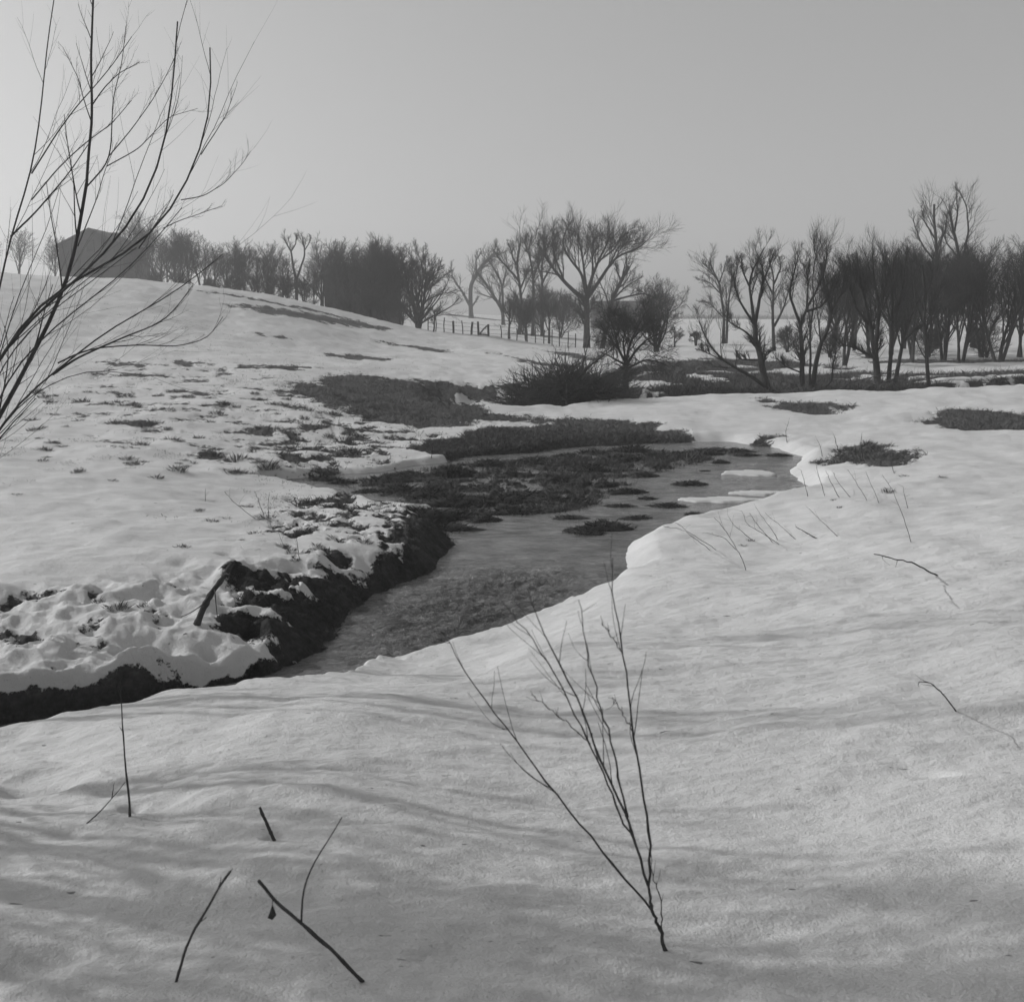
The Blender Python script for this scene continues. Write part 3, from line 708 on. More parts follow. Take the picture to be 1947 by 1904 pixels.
traced('willow_tree', 'dark willow leaning left with one long low limb over the brook', 44.5, [
    (7.2, 4.4, [(1463, 747), (1449, 702), (1443, 667), (1436, 648), (1435, 618)]), (4, 1.2, [(1435, 618), (1441, 585), (1448, 543), (1451, 521), (1446, 500)]),
    (3.6, .9, [(1435, 622), (1428, 568), (1424, 543), (1429, 515), (1443, 489), (1453, 470)]), (2.8, .8, [(1435, 618), (1416, 590), (1403, 566), (1396, 540), (1402, 506)]),
    (2.4, .7, [(1436, 648), (1418, 631), (1398, 621), (1385, 613), (1376, 598)]), (4, .8, [(1463, 742), (1428, 715), (1398, 700), (1373, 684), (1353, 662), (1339, 639), (1329, 612)]),
    (1.4, .5, [(1373, 684), (1345, 671), (1329, 659)]), (2, 1.2, [(1443, 684), (1410, 682), (1403, 676)]), (1.4, .5, [(1449, 682), (1471, 664)]), (2, .7, [(1448, 543), (1462, 510), (1470, 484)]),
    (2, .6, [(1424, 543), (1412, 515), (1410, 492)])], 25, kw=1.0, rt=.0052,
    lv=[(11, .35, .14, .3, (15, 45), 5), (8, .15, .3, .6, (20, 45), 4), (6, .1, .4, .7, (15, 45), 2)], up=.14)
traced('willow_tree', 'many-stemmed willow standing between leaning willow and dense clump', 44.5, [
    (5.6, 3, [(1525, 748), (1525, 700), (1525, 659), (1522, 618)]), (3, .9, [(1522, 618), (1510, 585), (1500, 560), (1507, 527), (1519, 485)]), (3, .8, [(1522, 618), (1534, 585), (1553, 550), (1567, 514), (1572, 482)]),
    (5.2, 2, [(1544, 748), (1551, 692), (1560, 651), (1575, 626), (1580, 593), (1568, 550), (1560, 500)]), (2.6, .8, [(1534, 592), (1560, 583), (1576, 566), (1590, 540)]), (1.8, .6, [(1525, 709), (1494, 697), (1474, 679)]),
    (2, .7, [(1534, 585), (1536, 540), (1530, 500)]), (2, .7, [(1580, 593), (1600, 560), (1606, 515)]), (2.6, .8, [(1538, 742), (1542, 680), (1540, 630), (1548, 580), (1545, 520), (1552, 490)]),
    (1.6, .6, [(1556, 742), (1580, 728), (1582, 700), (1590, 660)])], 26, rt=.0052,
    lv=[(12, .3, .16, .34, (15, 45), 5), (8, .15, .3, .6, (20, 50), 4), (6, .1, .4, .7, (15, 45), 2)], up=.14)
traced('bare_tree', 'thin grey bare tree seen between the two willows', 78, [
    (3.6, 1, [(1472, 662), (1469, 585), (1471, 527), (1461, 492)]), (2.6, .9, [(1472, 620), (1490, 585), (1500, 550)]), (2, .8, [(1470, 560), (1455, 530), (1448, 505)]), (2, .8, [(1471, 540), (1485, 510), (1482, 488)])], 27)
traced('willow_clump', 'dense dark clump of thick willow trunks at right', 45.5, [
    (7.5, 4, [(1668, 742), (1667, 700), (1662, 662), (1652, 608)]), (4, 1.2, [(1652, 608), (1641, 555), (1630, 499)]), (4.5, 1.2, [(1664, 665), (1673, 587), (1662, 523), (1660, 482)]),
    (4.6, 1.2, [(1688, 742), (1697, 640), (1697, 576), (1695, 499)]), (4.6, 1, [(1700, 742), (1716, 651), (1733, 598), (1759, 544)]), (3, 1, [(1697, 620), (1715, 560), (1722, 490)]),
    (3, .9, [(1652, 620), (1625, 580), (1610, 530), (1606, 496)]), (3, .9, [(1673, 587), (1684, 540), (1680, 488)]), (2.6, .8, [(1664, 680), (1630, 662), (1595, 650)]), (2.4, .8, [(1641, 555), (1620, 520), (1622, 490)]),
    (2.2, .8, [(1716, 651), (1745, 620), (1780, 600)])], 28, rt=.0052,
    lv=[(12, .25, .16, .34, (15, 45), 5), (8, .15, .3, .6, (20, 50), 4), (6, .1, .4, .7, (15, 45), 2)], up=.13)
traced('slim_tree', 'single slim leaning trunk standing on the snow edge right of the clump', 42.5, [
    (4, 2.4, [(1770, 738), (1761, 683), (1756, 619), (1759, 566), (1752, 505)]), (2, .7, [(1757, 640), (1775, 590), (1790, 540)]), (2, .7, [(1757, 620), (1740, 570), (1738, 530)]), (1.8, .7, [(1759, 566), (1772, 530), (1770, 495)])], 29, rt=.0052, up=.13)
traced('tall_tree', 'tallest thin treetop rising above the wood at the right', 84, [
    (4.5, 2, [(1778, 690), (1781, 560), (1780, 470), (1774, 412), (1776, 385)]), (2, .8, [(1781, 500), (1755, 470), (1742, 440), (1735, 420)]), (2, .8, [(1780, 480), (1795, 440), (1800, 400)]), (1.8, .7, [(1779, 455), (1758, 420), (1752, 398)])], 30, up=.1,
    lv=[(8, .45, .14, .28, (20, 45), 5), (6, .15, .3, .6, (20, 45), 4), (4, .1, .4, .7, (15, 45), 2)])
traced('tall_tree', 'tall thin treetop above the wood at the right print edge', 86, [
    (5, 2, [(1850, 690), (1840, 560), (1828, 500), (1815, 440), (1806, 400)]), (2.4, .8, [(1828, 500), (1842, 440), (1838, 390), (1825, 362)]), (2, .8, [(1815, 440), (1822, 400), (1820, 370)]), (2, .8, [(1828, 500), (1800, 462), (1788, 430)])], 31, up=.1,
    lv=[(8, .4, .14, .28, (20, 45), 5), (6, .15, .3, .6, (20, 45), 4), (4, .1, .4, .7, (15, 45), 2)])
# the wood at the right: four trees grown, the others copies of them, each turned and scaled
wood = []
for i, (u, vt, Y) in enumerate([(1612, 488, 58), (1735, 476, 60), (1655, 480, 66), (1800, 472, 64)]):
    wood.append((procedural('wood_tree', 'x', u, 690, vt, Y, 300 + i, fork=.22, nl=10, spread=34, stems=2 + i % 2, r0=.1, group='crowded trees of the right hand wood', up=.12,
                 lv=[(6, .1, .24, .44, (18, 45), 5), (6, .15, .3, .6, (20, 50), 4), (4, .1, .35, .65, (15, 45), 2)]), (CAM_Z + ray(u, vt)[1] * Y) - tz(XU(u, Y), Y)))
WL = ['wood tree directly right of the many-stemmed willow crown', 'wood tree behind the right half of the dense willow clump', 'wood tree filling the gap left of the dense willow clump', 'wood tree close right of the slim leaning trunk']
for (o, h), l in zip(wood, WL): o['label'] = l
for i, (u, vt, Y, l) in enumerate([(1590, 500, 72, 'farther wood tree behind the many-stemmed willow, its crown just left of the clump'), (1700, 478, 70, 'wood tree standing straight behind the thick willow clump'),
        (1770, 470, 72, 'wood tree behind the slim leaning trunk'), (1832, 474, 61, 'wood tree under the tall treetop by the right print edge'), (1868, 468, 66, 'first wood tree past the tall treetop toward the right'),
        (1905, 474, 60, 'second wood tree past the tall treetop toward the right'), (1945, 470, 68, 'wood tree at the extreme right edge, hazier one'), (1975, 476, 60, 'wood tree at the extreme right edge, nearer one'),
        (1625, 500, 80, 'small hazy wood tree seen between willow trunks'), (1720, 486, 82, 'hazy wood tree seen low between trunks right of the clump'), (1790, 482, 88, 'farthest hazy wood tree right of the slim trunk')]):
    s_, hs = wood[i % 4]
    copy_thing(s_, u, Y, vt, 1.3 + i * 1.9, l, Hsrc=hs, sx=1.0 + .08 * (i % 3))
for i, (u, vt, Y, l) in enumerate([(1500, 622, 74, 'low dark thicket between the willows at the field edge'), (1580, 625, 66, 'low dark thicket behind the many-stemmed willow'), (1770, 615, 66, 'low dark thicket under the slim tree'), (1880, 612, 66, 'low dark thicket at the far right under the wood')]):
    procedural('thicket', l, u, 680, vt, Y, 340 + i, fork=.05, nl=4, spread=70, stems=7, r0=.04, cat='shrub', group='low thickets under the right hand trees', parts=('stems', 'crown'),
               lv=[(5, .05, .4, .7, (20, 60), 5), (4, .1, .35, .6, (20, 60), 4), (4, .1, .4, .7, (15, 50), 2)], wander=.16)

# ------------------------------------------------------------------ left hilltop trees
hill = []
HT = dict(lv=[(6, .1, .28, .5, (18, 45), 5), (5, .15, .3, .55, (20, 50), 4), (4, .1, .35, .65, (15, 45), 2)])
for i, (u, vt, Y, st, sp) in enumerate([(262, 404, 130, 1, 30), (340, 440, 112, 2, 36), (470, 462, 104, 1, 32), (722, 458, 96, 3, 40)]):
    hill.append((procedural('hilltop_tree', 'x', u, 560, vt, Y, 400 + i, fork=.2, nl=9, spread=sp, stems=st, r0=.13, group='bare trees along the hilltop', **HT), (CAM_Z + ray(u, vt)[1] * Y) - tz(XU(u, Y), Y)))
for (o, h), l in zip(hill, ['tallest thin hilltop tree just right of the farmhouse', 'broad hilltop tree at the end of the longest willow limb', 'hilltop tree whose top stands above its neighbours left of the forked tree', 'dense tree whose crown rises behind the barn']):
    o['label'] = l
HL = [(285, 412, 134, 0, 'second thin tree right of the farmhouse'), (305, 442, 118, 1, 'low hilltop tree between the farmhouse trees and the broad one'), (322, 452, 126, 0, 'hazy small tree left of the broad hilltop tree'),
      (366, 448, 116, 2, 'slim hilltop tree right of the broad one'), (388, 452, 110, 1, 'hilltop tree above the white gap in the hedge'), (412, 466, 112, 0, 'short hilltop tree right of the white gap'),
      (432, 476, 108, 1, 'lowest crown in the hilltop row'), (450, 478, 104, 2, 'dark narrow tree left of the tallest mid-row crown'), (492, 470, 106, 0, 'flat topped tree right of the tallest mid-row crown'),
      (515, 478, 110, 1, 'pale hazy tree two places left of the forked tree'), (535, 492, 108, 2, 'short tree touching the left fork of the forked tree'), (598, 500, 104, 0, 'short pale tree between the forked tree and the barn'),
      (612, 458, 108, 1, 'tall loose tree at the left corner of the barn'), (632, 462, 110, 2, 'tall narrow tree behind the left end of the barn roof'), (655, 478, 108, 0, 'pale tree behind the middle of the barn roof'),
      (684, 468, 98, 1, 'tree hiding the middle of the barn'), (640, 482, 92, 0, 'nearest tree before the left end of the barn wall'), (668, 474, 91, 2, 'nearest tree before the middle of the barn wall'), (706, 470, 91, 3, 'wide tree covering the right end of the barn'),
      (352, 440, 108, 0, 'thin tree standing between the two slim hilltop trees'), (272, 432, 122, 2, 'wide pale tree behind the thin trees by the farmhouse'), (458, 468, 110, 1, 'round crowned tree behind the tallest mid-row crown'), (505, 466, 112, 2, 'airy tree standing in the gap left of the forked tree'), (760, 470, 95, 0, 'upright tree at the right corner of the barn'), (110, 450, 128, 1, 'tree left of the farmhouse seen through the willow'),
      (40, 440, 130, 2, 'hilltop tree behind the thick willow stems'), (-10, 452, 120, 0, 'hilltop tree at the extreme left edge')]
for i, (u, vt, Y, k, l) in enumerate(HL):
    s_, hs = hill[k]; copy_thing(s_, u, Y, vt, .8 + i * 2.1, l, Hsrc=hs, sx=.9 + .2 * (i % 3))
traced('forked_tree', 'distinct Y-forked tree standing clear of the hilltop row', 100, [
    (3.6, 2.6, [(564, 580), (564, 550), (563, 530)]), (2.6, 1, [(563, 532), (557, 504), (554, 477), (546, 465), (542, 454)]), (1.4, .7, [(554, 477), (562, 464), (563, 448)]),
    (2.4, .9, [(564, 532), (573, 504), (579, 488), (579, 472), (575, 451)]), (1.2, .6, [(579, 476), (588, 462), (590, 452)])], 44, lv=[(7, .6, .14, .3, (20, 50), 4), (5, .2, .3, .6, (20, 50), 3), (4, .1, .4, .7, (20, 50), 2)])
procedural('broad_tree', 'broadest fan-crowned tree right of the barn', 795, 628, 464, 93, 46, fork=.08, nl=13, spread=48, stems=4, r0=.16, up=.06,
           lv=[(6, .2, .18, .34, (15, 35), 5), (6, .2, .3, .5, (15, 40), 4), (4, .1, .35, .6, (15, 45), 2)])
procedural('dense_tree', 'darkest dense tree between the barn and the fan-crowned tree', 742, 622, 468, 94, 47, fork=.08, nl=12, spread=40, stems=4, r0=.13,
           lv=[(5, .15, .2, .4, (18, 42), 5), (5, .15, .3, .6, (20, 45), 4), (4, .1, .35, .65, (15, 45), 2)])
procedural('small_tree', 'small crooked tree under the right side of the fan-crowned tree', 824, 636, 575, 88, 48, fork=.3, nl=7, spread=55, r0=.08)
procedural('small_tree', 'small crooked tree at the foot of the fan-crowned tree', 793, 628, 580, 87, 49, fork=.25, nl=7, spread=55, stems=2, r0=.08)
for i, (u, vt, Y, l) in enumerate([(445, 525, 96, 'hazy shrub on the crest below the lowest hilltop crown'), (482, 522, 96, 'dark shrub on the crest left of the forked tree'), (520, 530, 94, 'low dark shrub second left of the forked tree'), (545, 528, 94, 'dark shrub touching the forked tree'),
        (580, 532, 93, 'dark shrub right of the forked tree'), (405, 530, 98, 'shrub on the crest crossed by a willow branch'), (690, 545, 90, 'dark shrub in front of the barn wall'), (725, 540, 90, 'dark shrub at the right corner of the barn'), (655, 555, 91, 'sparse shrub at the left corner of the barn'), (765, 560, 88, 'dark shrub left foot of the fan-crowned tree'),
        (300, 512, 108, 'pale shrub on the skyline right of the farmhouse'), (345, 520, 104, 'pale shrub on the skyline behind the willow limb')]):
    procedural('crest_shrub', l, u, 580, vt, Y, 500 + i, fork=.05, nl=4, spread=60, stems=5, r0=.05, cat='shrub', group='shrubs along the crest of the hill', parts=('stems', 'crown'),
               lv=[(5, .05, .4, .65, (20, 55), 5), (5, .1, .35, .6, (20, 55), 4), (4, .1, .4, .7, (15, 50), 2)])

# ------------------------------------------------------------------ fence behind the field
def fence():
    Y = 94.5
    root = bpy.data.objects.new('wire_fence', None); COL.objects.link(root); x0 = XU(945, Y); z0 = tz(x0, Y); root.location = (x0, Y, z0)
    tag(root, 'old post and wire fence with a braced gate post along the field edge', 'fence')
    rng = np.random.RandomState(5)
    us = [814, 828, 845, 862, 880, 896, 910, 929, 953, 968, 982, 1002, 1018, 1034, 1050, 1064, 1080, 1094]
    tops = []
    for j, u in enumerate(us):
        x = XU(u, Y); z = tz(x, Y); h = rng.uniform(1.05, 1.35); r = .10 if u in (862, 896, 910, 929) else .05
        P = np.array([[[x, Y, z - .3], [x + rng.normal(0, .03), Y, z + h / 2], [x + rng.normal(0, .06), Y, z + h]]]); V, F = tubes(P, np.full((1, 3), r), 6)
        n = len(V); V = np.vstack([V, P[0, -1:]]); F2 = np.array([[n - 6 + i, n - 6 + (i + 1) % 6, n, n] for i in range(6)])
        me = bpy.data.meshes.new('post'); me.from_pydata((V - [x0, Y, z0]).tolist(), [], F.tolist() + [list(range(n - 6, n))]); me.update(); link('post', me, M_DEAD, root)
        tops.append((x, z))
    W = []
    for hh in (.35, .7, 1.0):
        W.append(np.array([[x, Y - .09, z + hh] for x, z in tops]))
    V, F = tubes(np.array(W), np.full((3, len(tops)), .014), 3); link('wire', np_mesh('wire', V - [x0, Y, z0], F), M_DEAD, root)
    xa, za = tops[6]; xb, zb = tops[7]
    P = np.array([[[xa + .1, Y, za + .2], [(xa + xb) / 2, Y, za + .6], [xb - .05, Y, zb + 1.05]], [[xa, Y + .02, za + .18], [(xa + xb) / 2, Y + .02, za + .16], [xb, Y + .02, zb + .2]]])
    V, F = tubes(P, np.full((2, 3), .07), 5); link('brace', np_mesh('brace', V - [x0, Y, z0], F), M_DEAD, root)
fence()
def hedge():
    rng = np.random.RandomState(9); Y = 425; n = 900
    us = rng.uniform(1225, 1640, n); x = us * 0 + XU(0, 1) * 0
    x = np.array([XU(u, Y) for u in us]); z = terrain(x, np.full(n, float(Y)), False)
    P = np.stack([x, Y + rng.normal(0, 1, n), z - .2], 1); D = np.stack([rng.normal(0, .3, n), rng.normal(0, .3, n), np.ones(n)], 1)
    L = rng.uniform(.8, 2.2, n) * np.where(rng.rand(n) > .97, 2.6, 1)
    pts, rad = grow(P, D, L, np.full(n, .22), 2, .1, 0, rng, .3)
    V, F = tubes(pts, rad, 3); me = np_mesh('hedgerow', V, F); tag(link('hedgerow', me, M_TWIG), kind='stuff')
hedge()

# ------------------------------------------------------------------ brush pile, undergrowth, fallen branches
def brush_pile():
    rng = np.random.RandomState(31); Y = 35.5; x0 = XU(1070, Y); z0 = tz(x0, Y)
    root = bpy.data.objects.new('brush_pile', None); COL.objects.link(root); root.location = (x0, Y, z0); tag(root, 'dark heap of cut brushwood at the brook bend left of the hawthorn', 'brush pile')
    n = 2300
    a = rng.rand(n); u = 985 + 185 * a ** 1.15; top = np.interp(u, [985, 1015, 1045, 1074, 1111, 1170], [772, 738, 718, 702, 716, 748])
    Yy = Y + rng.uniform(-.6, 3.8, n); x = np.array([XU(q, y_) for q, y_ in zip(u, Yy)]); zb = terrain(x, Yy, False)
    zt = CAM_Z + np.array([ray(q, t_)[1] for q, t_ in zip(u, top)]) * Yy
    z = zb + np.maximum(zt - zb, .1) * rng.rand(n) ** .8 * .9
    P = np.stack([x, Yy, z], 1); D = rng.normal(0, 1, (n, 3)) * [1, .8, .45] + [.1, 0, .05]
    pts, rad = grow(P, D, rng.uniform(.4, 1.5, n), rng.uniform(.008, .024, n), 5, .16, .03, rng)
    g = [tubes(pts, rad, 3)]
    P2, D2, L2, R2 = sprout(pts, rad, 4, .1, .25, .5, .6, (20, 60), rng); p2, r2 = grow(P2, D2, L2, np.maximum(R2, .006), 2, .15, .02, rng); g.append(tubes(p2, r2, 3))
    V, F = join_geo(g); link('twigs', np_mesh('twigs', V - [x0, Y, z0], F), M_TWIG, root)
    for pth, r in (([(1080, 745), (1100, 715), (1125, 692), (1157, 669), (1172, 655)], 3.2), ([(1090, 745), (1104, 705), (1115, 668), (1121, 640)], 2.0), ([(1075, 740), (1060, 712), (1047, 685)], 1.8),
                   ([(1060, 770), (1110, 735), (1165, 708), (1195, 700)], 2.4), ([(1000, 778), (1050, 755), (1120, 742)], 2.2), ([(1062, 775), (1100, 768), (1128, 770)], 1.8), ([(1100, 735), (1075, 700), (1066, 678)], 1.6)):
        q = resample(np.array([PT(u_, v_, Y - .3 + .02 * i) for i, (u_, v_) in enumerate(pth)]))[None]
        R = np.linspace(r, .6, q.shape[1])[None] * Y / FPX
        g = [tubes(q, R, 6)]; P2, D2, L2, R2 = sprout(q, R, 9, .3, .15, .35, .5, (20, 50), rng, .1); p2, r2 = grow(P2, D2, L2, np.maximum(R2, .007), 3, .12, .05, rng); g.append(tubes(p2, r2, 3))
        V, F = join_geo(g); link('branch', np_mesh('branch', V - [x0, Y, z0], F), M_BARK, root)
brush_pile()
def undergrowth():
    rng = np.random.RandomState(33); n = 5200
    u = rng.uniform(1120, 1990, n); Y = rng.uniform(41.5, 54, n) ; x = np.array([XU(a, b) for a, b in zip(u, Y)])
    z, bare, dk = terrain(x, Y); k = (bare > .5) & (fbm(x, Y, 2.5, 3, 41) > -.15); x, Y, z = x[k], Y[k], z[k]; n = len(x)
    P = np.stack([x, Y, z - .03], 1); D = np.stack([rng.normal(.1, .5, n), rng.normal(0, .5, n), np.ones(n)], 1)
    pts, rad = grow(P, D, rng.uniform(.15, .5, n), np.full(n, .008), 3, .15, 0, rng)
    V, F = tubes(pts, rad, 3); tag(link('undergrowth', np_mesh('undergrowth', V, F), M_TWIG), kind='stuff')
undergrowth()
def stick(name, label, cat, pts, r0, r1, side=0, seed=1, group=None, m=None, on_ground=True, rt=.002, sl=(.15, .35), ext=0, ang=(20, 50)):
    """pts: list of (u, v, depth); the first one is on the ground"""
    rng = np.random.RandomState(seed)
    q = np.array([PT(*p) for p in pts])
    if on_ground: q[0] = q[0] + (q[0] - q[1]) * ext; q[0, 2] = min(q[0, 2], tz(q[0, 0], q[0, 1]) - .02)
    q = resample(q, 18); w9 = np.cumsum(rng.normal(0, .0022, q.shape), 0) * np.linalg.norm(q[-1] - q[0]); q = q + w9 - w9[0] - (w9[-1] - w9[0]) * np.linspace(0, 1, 18)[:, None]
    R = np.linspace(r0, r1, 18); R = R * (1 + .14 * np.clip(rng.normal(0, 1, 18), -.6, 1.6))
    q = np.vstack([q, q[-1] + (q[-1] - q[-2]) * .04]); R = np.r_[R, R[-1] * .05]
    g = [tubes(q[None], R[None], 7)]
    if side:
        P, D, L, RR = sprout(q[None], R[None], side, .35, sl[0], sl[1], .5, ang, rng, .1)
        pp, rr = grow(P, D, L, np.maximum(RR, rt), 5, .1, .03, rng); g.append(tubes(pp, rr, 4))
    V, F = join_geo(g); o = link(name, np_mesh(name, V - q[0], F), m or M_DEAD); o.location = q[0]
    tag(o, label, cat, group); return o
for i, (pth, l) in enumerate([([(1560, 742, 42), (1610, 728, 42.3), (1660, 716, 42.6), (1712, 700, 43)], 'longest fallen branch below the dense willow clump'), ([(1600, 744, 41.5), (1650, 733, 41.8), (1700, 722, 42), (1745, 712, 42.2)], 'fallen branch lying on the bank right of the clump foot'),
        ([(1640, 742, 41.2), (1680, 728, 41.6), (1735, 706, 42)], 'short fallen branch crossing the others below the clump')]):
    stick('fallen_branch', l, 'branch', pth, .035, .012, 7, 70 + i, 'fallen branches on the far bank', on_ground=True)

# ------------------------------------------------------------------ grass
def blades(x, y, h, w_, rng, lean=.35, sink=.01, z=None):
    n = len(x); z = terrain(x, y, False) if z is None else z
    a = rng.rand(n) * np.pi * 2; dx, dy = np.cos(a) * w_ / 2, np.sin(a) * w_ / 2
    l = rng.normal(0, lean, (n, 2)) * h[:, None]
    b = np.stack([x, y, z - sink], 1)
    V = np.stack([b - np.stack([dx, dy, 0 * dx], 1), b + np.stack([dx, dy, 0 * dx], 1), b + np.stack([l[:, 0] * .4 + dx * .5, l[:, 1] * .4 + dy * .5, h * .6], 1), b + np.stack([l[:, 0], l[:, 1], h], 1)], 1).reshape(-1, 3)
    i = np.arange(n)[:, None] * 4
    F = np.concatenate([i + [[0, 1, 2]], i + [[0, 2, 3]]])
    return V, F
def turf_grass(name, x, y, hmin, hmax, w_, seed, m, thr=.52, lean=.5):
    rng = np.random.RandomState(seed)
    z, bare, dk = terrain(x, y); k = (bare + rng.normal(0, .1, len(x)) > thr) & (z > ZW - .02); x, y, z = x[k], y[k], z[k]
    V, F = blades(x, y, rng.uniform(hmin, hmax, len(x)) * (1 + .5 * fbm(x, y, .7, 2, 50)), w_, rng, lean, z=z)
    tag(link(name, np_mesh(name, V, F, False), m), kind='stuff')
def sample(umin, umax, dmin, dmax, n, seed):
    rng = np.random.RandomState(seed); u = rng.uniform(umin, umax, n); d = dmin * (dmax / dmin) ** rng.rand(n)
    return (u - 973.5) / FPX * d * 1.01, d
turf_grass('turf_grass', *sample(500, 1500, 24, 42, 90000, 61), .025, .08, .011, 62, M_GRASS)
turf_grass('bank_grass', *sample(780, 1520, 21.5, 26.5, 60000, 63), .03, .10, .010, 64, M_GRASS)
turf_grass('marsh_grass', *sample(560, 1480, 15, 25, 80000, 65), .02, .08, .008, 66, M_MARSH, .5)
turf_grass('bank_edge_grass', *sample(380, 930, 9.2, 15.5, 30000, 67), .01, .05, .005, 68, M_DARKGRASS, .6)
def stubble():
    rng = np.random.RandomState(81); n = 120000
    u = rng.uniform(-100, 860, n); d = 13 * (58 / 13) ** rng.rand(n); x = (u - 973.5) / FPX * d * 1.01
    m = fbm(x * .8, d * .8, .7, 4, 82) + .5 * fbm(x, d, 5, 3, 83) + .35 * sstep(120, 60, np.abs(u - 560 + (d - 20) * 4)) - .22
    k = (m + rng.normal(0, .12, n) > .36) & (rng.rand(n) < .7); x, d = x[k], d[k]
    z, b_, dk = terrain(x, d); k = z > ZW + .03; x, d, z = x[k], d[k], z[k]
    V, F = blades(x, d, rng.uniform(.012, .05, len(x)) * np.clip(d / 22, .6, 1.5), .006, rng, .6, .005, z=z)
    tag(link('stubble', np_mesh('stubble', V, F, False), M_GRASS), kind='stuff')
stubble()
turf_grass('patch_grass', *sample(1400, 1990, 20, 36, 45000, 69), .03, .1, .009, 70, M_GRASS)
turf_grass('far_bank_grass', *sample(1050, 1990, 40, 62, 60000, 71), .05, .2, .02, 72, M_GRASS)

def tuft_proto(name, n, R, h, seed, m, dome=0, lean=.4, bw=.03):
    rng = np.random.RandomState(seed); a = rng.rand(n) * 2 * np.pi; r = R * np.sqrt(rng.rand(n))
    x, y = r * np.cos(a), r * np.sin(a) * .8; hh = h * rng.uniform(.4, 1, n) * (1.2 - .6 * r / R)
    z = dome * np.clip(1 - (r / R) ** 2, 0, 1)
    V, F = blades(x, y, hh, R * bw, rng, lean, .02, z=z)
    # each blade leans outwards
    V = V.reshape(-1, 4, 3); o = np.stack([x, y], 1) * .35 / R * h; V[:, 2, :2] += o * .5; V[:, 3, :2] += o; V = V.reshape(-1, 3)
    me = np_mesh(name, V, F, False); me.materials.append(m); return me
def mound_mesh(R, h, seed, m):                           # earth core of a tussock
    n, k = 26, 8; V = [(0, 0, h)]; rs = np.random.RandomState(seed)
    for j in range(1, k + 1):
        for i in range(n):
            a = 2 * math.pi * i / n; q = j / k; rr = R * q * (1 + .22 * math.sin(a * 2 + seed) + .12 * math.sin(a * 5 + 2 * seed)) * (1 + rs.normal(0, .04))
            V.append((rr * math.cos(a), rr * .75 * math.sin(a), h * (1 - q ** 2.2) * (1 + rs.normal(0, .09)) - .12 * (j == k)))
    F = [(0, 1 + i, 1 + (i + 1) % n, 1 + (i + 1) % n) for i in range(n)]
    me = bpy.data.meshes.new('mound')
    FF = [(0, 1 + i, 1 + (i + 1) % n) for i in range(n)] + [(1 + j * n + i, 1 + (j + 1) * n + i, 1 + (j + 1) * n + (i + 1) % n, 1 + j * n + (i + 1) % n) for j in range(k - 1) for i in range(n)]
    me.from_pydata(V, [], FF); me.shade_smooth(); me.update(); me.materials.append(m); return me
M_EARTH = grass_material('wet_earth', .02, .06)
TUFT = [tuft_proto('grass_tuft', 150, .085, .11, 80 + i, M_GRASS, 0, .3, .035) for i in range(4)]
TUSS_G = [tuft_proto('blades', 420, .34, .14, 90 + i, M_DARKGRASS, .09, .5) for i in range(4)]; TUSS_M = [mound_mesh(.36, .13, 95 + i, M_EARTH) for i in range(4)]
SPOTS = [(256, 883), (273, 879), (296, 909), (213, 913), (336, 894), (405, 866), (367, 881), (485, 856), (450, 873), (495, 879), (558, 879), (558, 851), (530, 863), (447, 900), (475, 900), (510, 890),
         (244, 790), (162, 792), (321, 782), (410, 786), (424, 767), (521, 769), (487, 759), (393, 757), (341, 745), (378, 970), (401, 991), (467, 963), (504, 984), (348, 1040), (601, 1037), (578, 1008), (481, 1014),
         (595, 911), (652, 840), (650, 866), (672, 826), (638, 880), (187, 1145), (281, 1148), (224, 1154), (150, 897), (560, 1065), (690, 1030), (640, 1010), (712, 1012), (430, 985), (610, 985), (720, 850), (705, 880), (740, 835), (690, 905),
         (60, 800), (90, 870), (30, 940), (1415, 1037), (1425, 1028), (1600, 965), (1590, 950), (1690, 935), (1720, 905), (1650, 845), (1690, 848), (1745, 868), (1790, 908)]
LAND_L = {'the lowest willow branch': (200, 715), 'the hillside turf patch': (600, 780), 'the tiny lone weed stalk': (390, 940), 'the long left hill tufts row': (300, 880), 'the slush inlet': (560, 915), 'the upright twiggy weed': (512, 965),
          'the paired weed stalks': (560, 1045), 'the upright dead bough': (400, 1130), 'the marsh edge': (720, 870), 'the left border of the snowfield': (60, 850), 'the small upright stem': (645, 815)}
LAND_R = {'the arched weed stalks': (1400, 1035), 'the long slanting stalks': (1580, 960), 'the right grass patch': (1680, 870)}
LAND_W = {'the ice at the pool end': (1430, 930), 'the right snowbank curve': (1180, 1000), 'the bare bank tip': (880, 1000), 'the middle of the marsh': (950, 930), 'the grassy band behind the pool': (1150, 855), 'the slush inlet': (620, 915), 'the lone rounded tussock': (1312, 921)}
def where(u, v, land):
    k = min(land, key=lambda q: math.hypot(u - land[q][0], 2 * (v - land[q][1]))); dx, dy = u - land[k][0], 2 * (v - land[k][1])
    if math.hypot(dx, dy) < 22: return 'right beside ' + k, k
    a = ['right of', 'below right of', 'below', 'below left of', 'left of', 'above left of', 'above', 'above right of'][int(round(math.atan2(dy, dx) / (math.pi / 4))) % 8]
    f = 'close ' if math.hypot(dx, dy) < 60 else 'well ' if math.hypot(dx, dy) > 110 else ''
    return f + a + ' ' + k, k
rngS = np.random.RandomState(77)
for _ in range(90): SPOTS.append((rngS.uniform(60, 720), 742 + 150 * rngS.rand() ** 1.4))
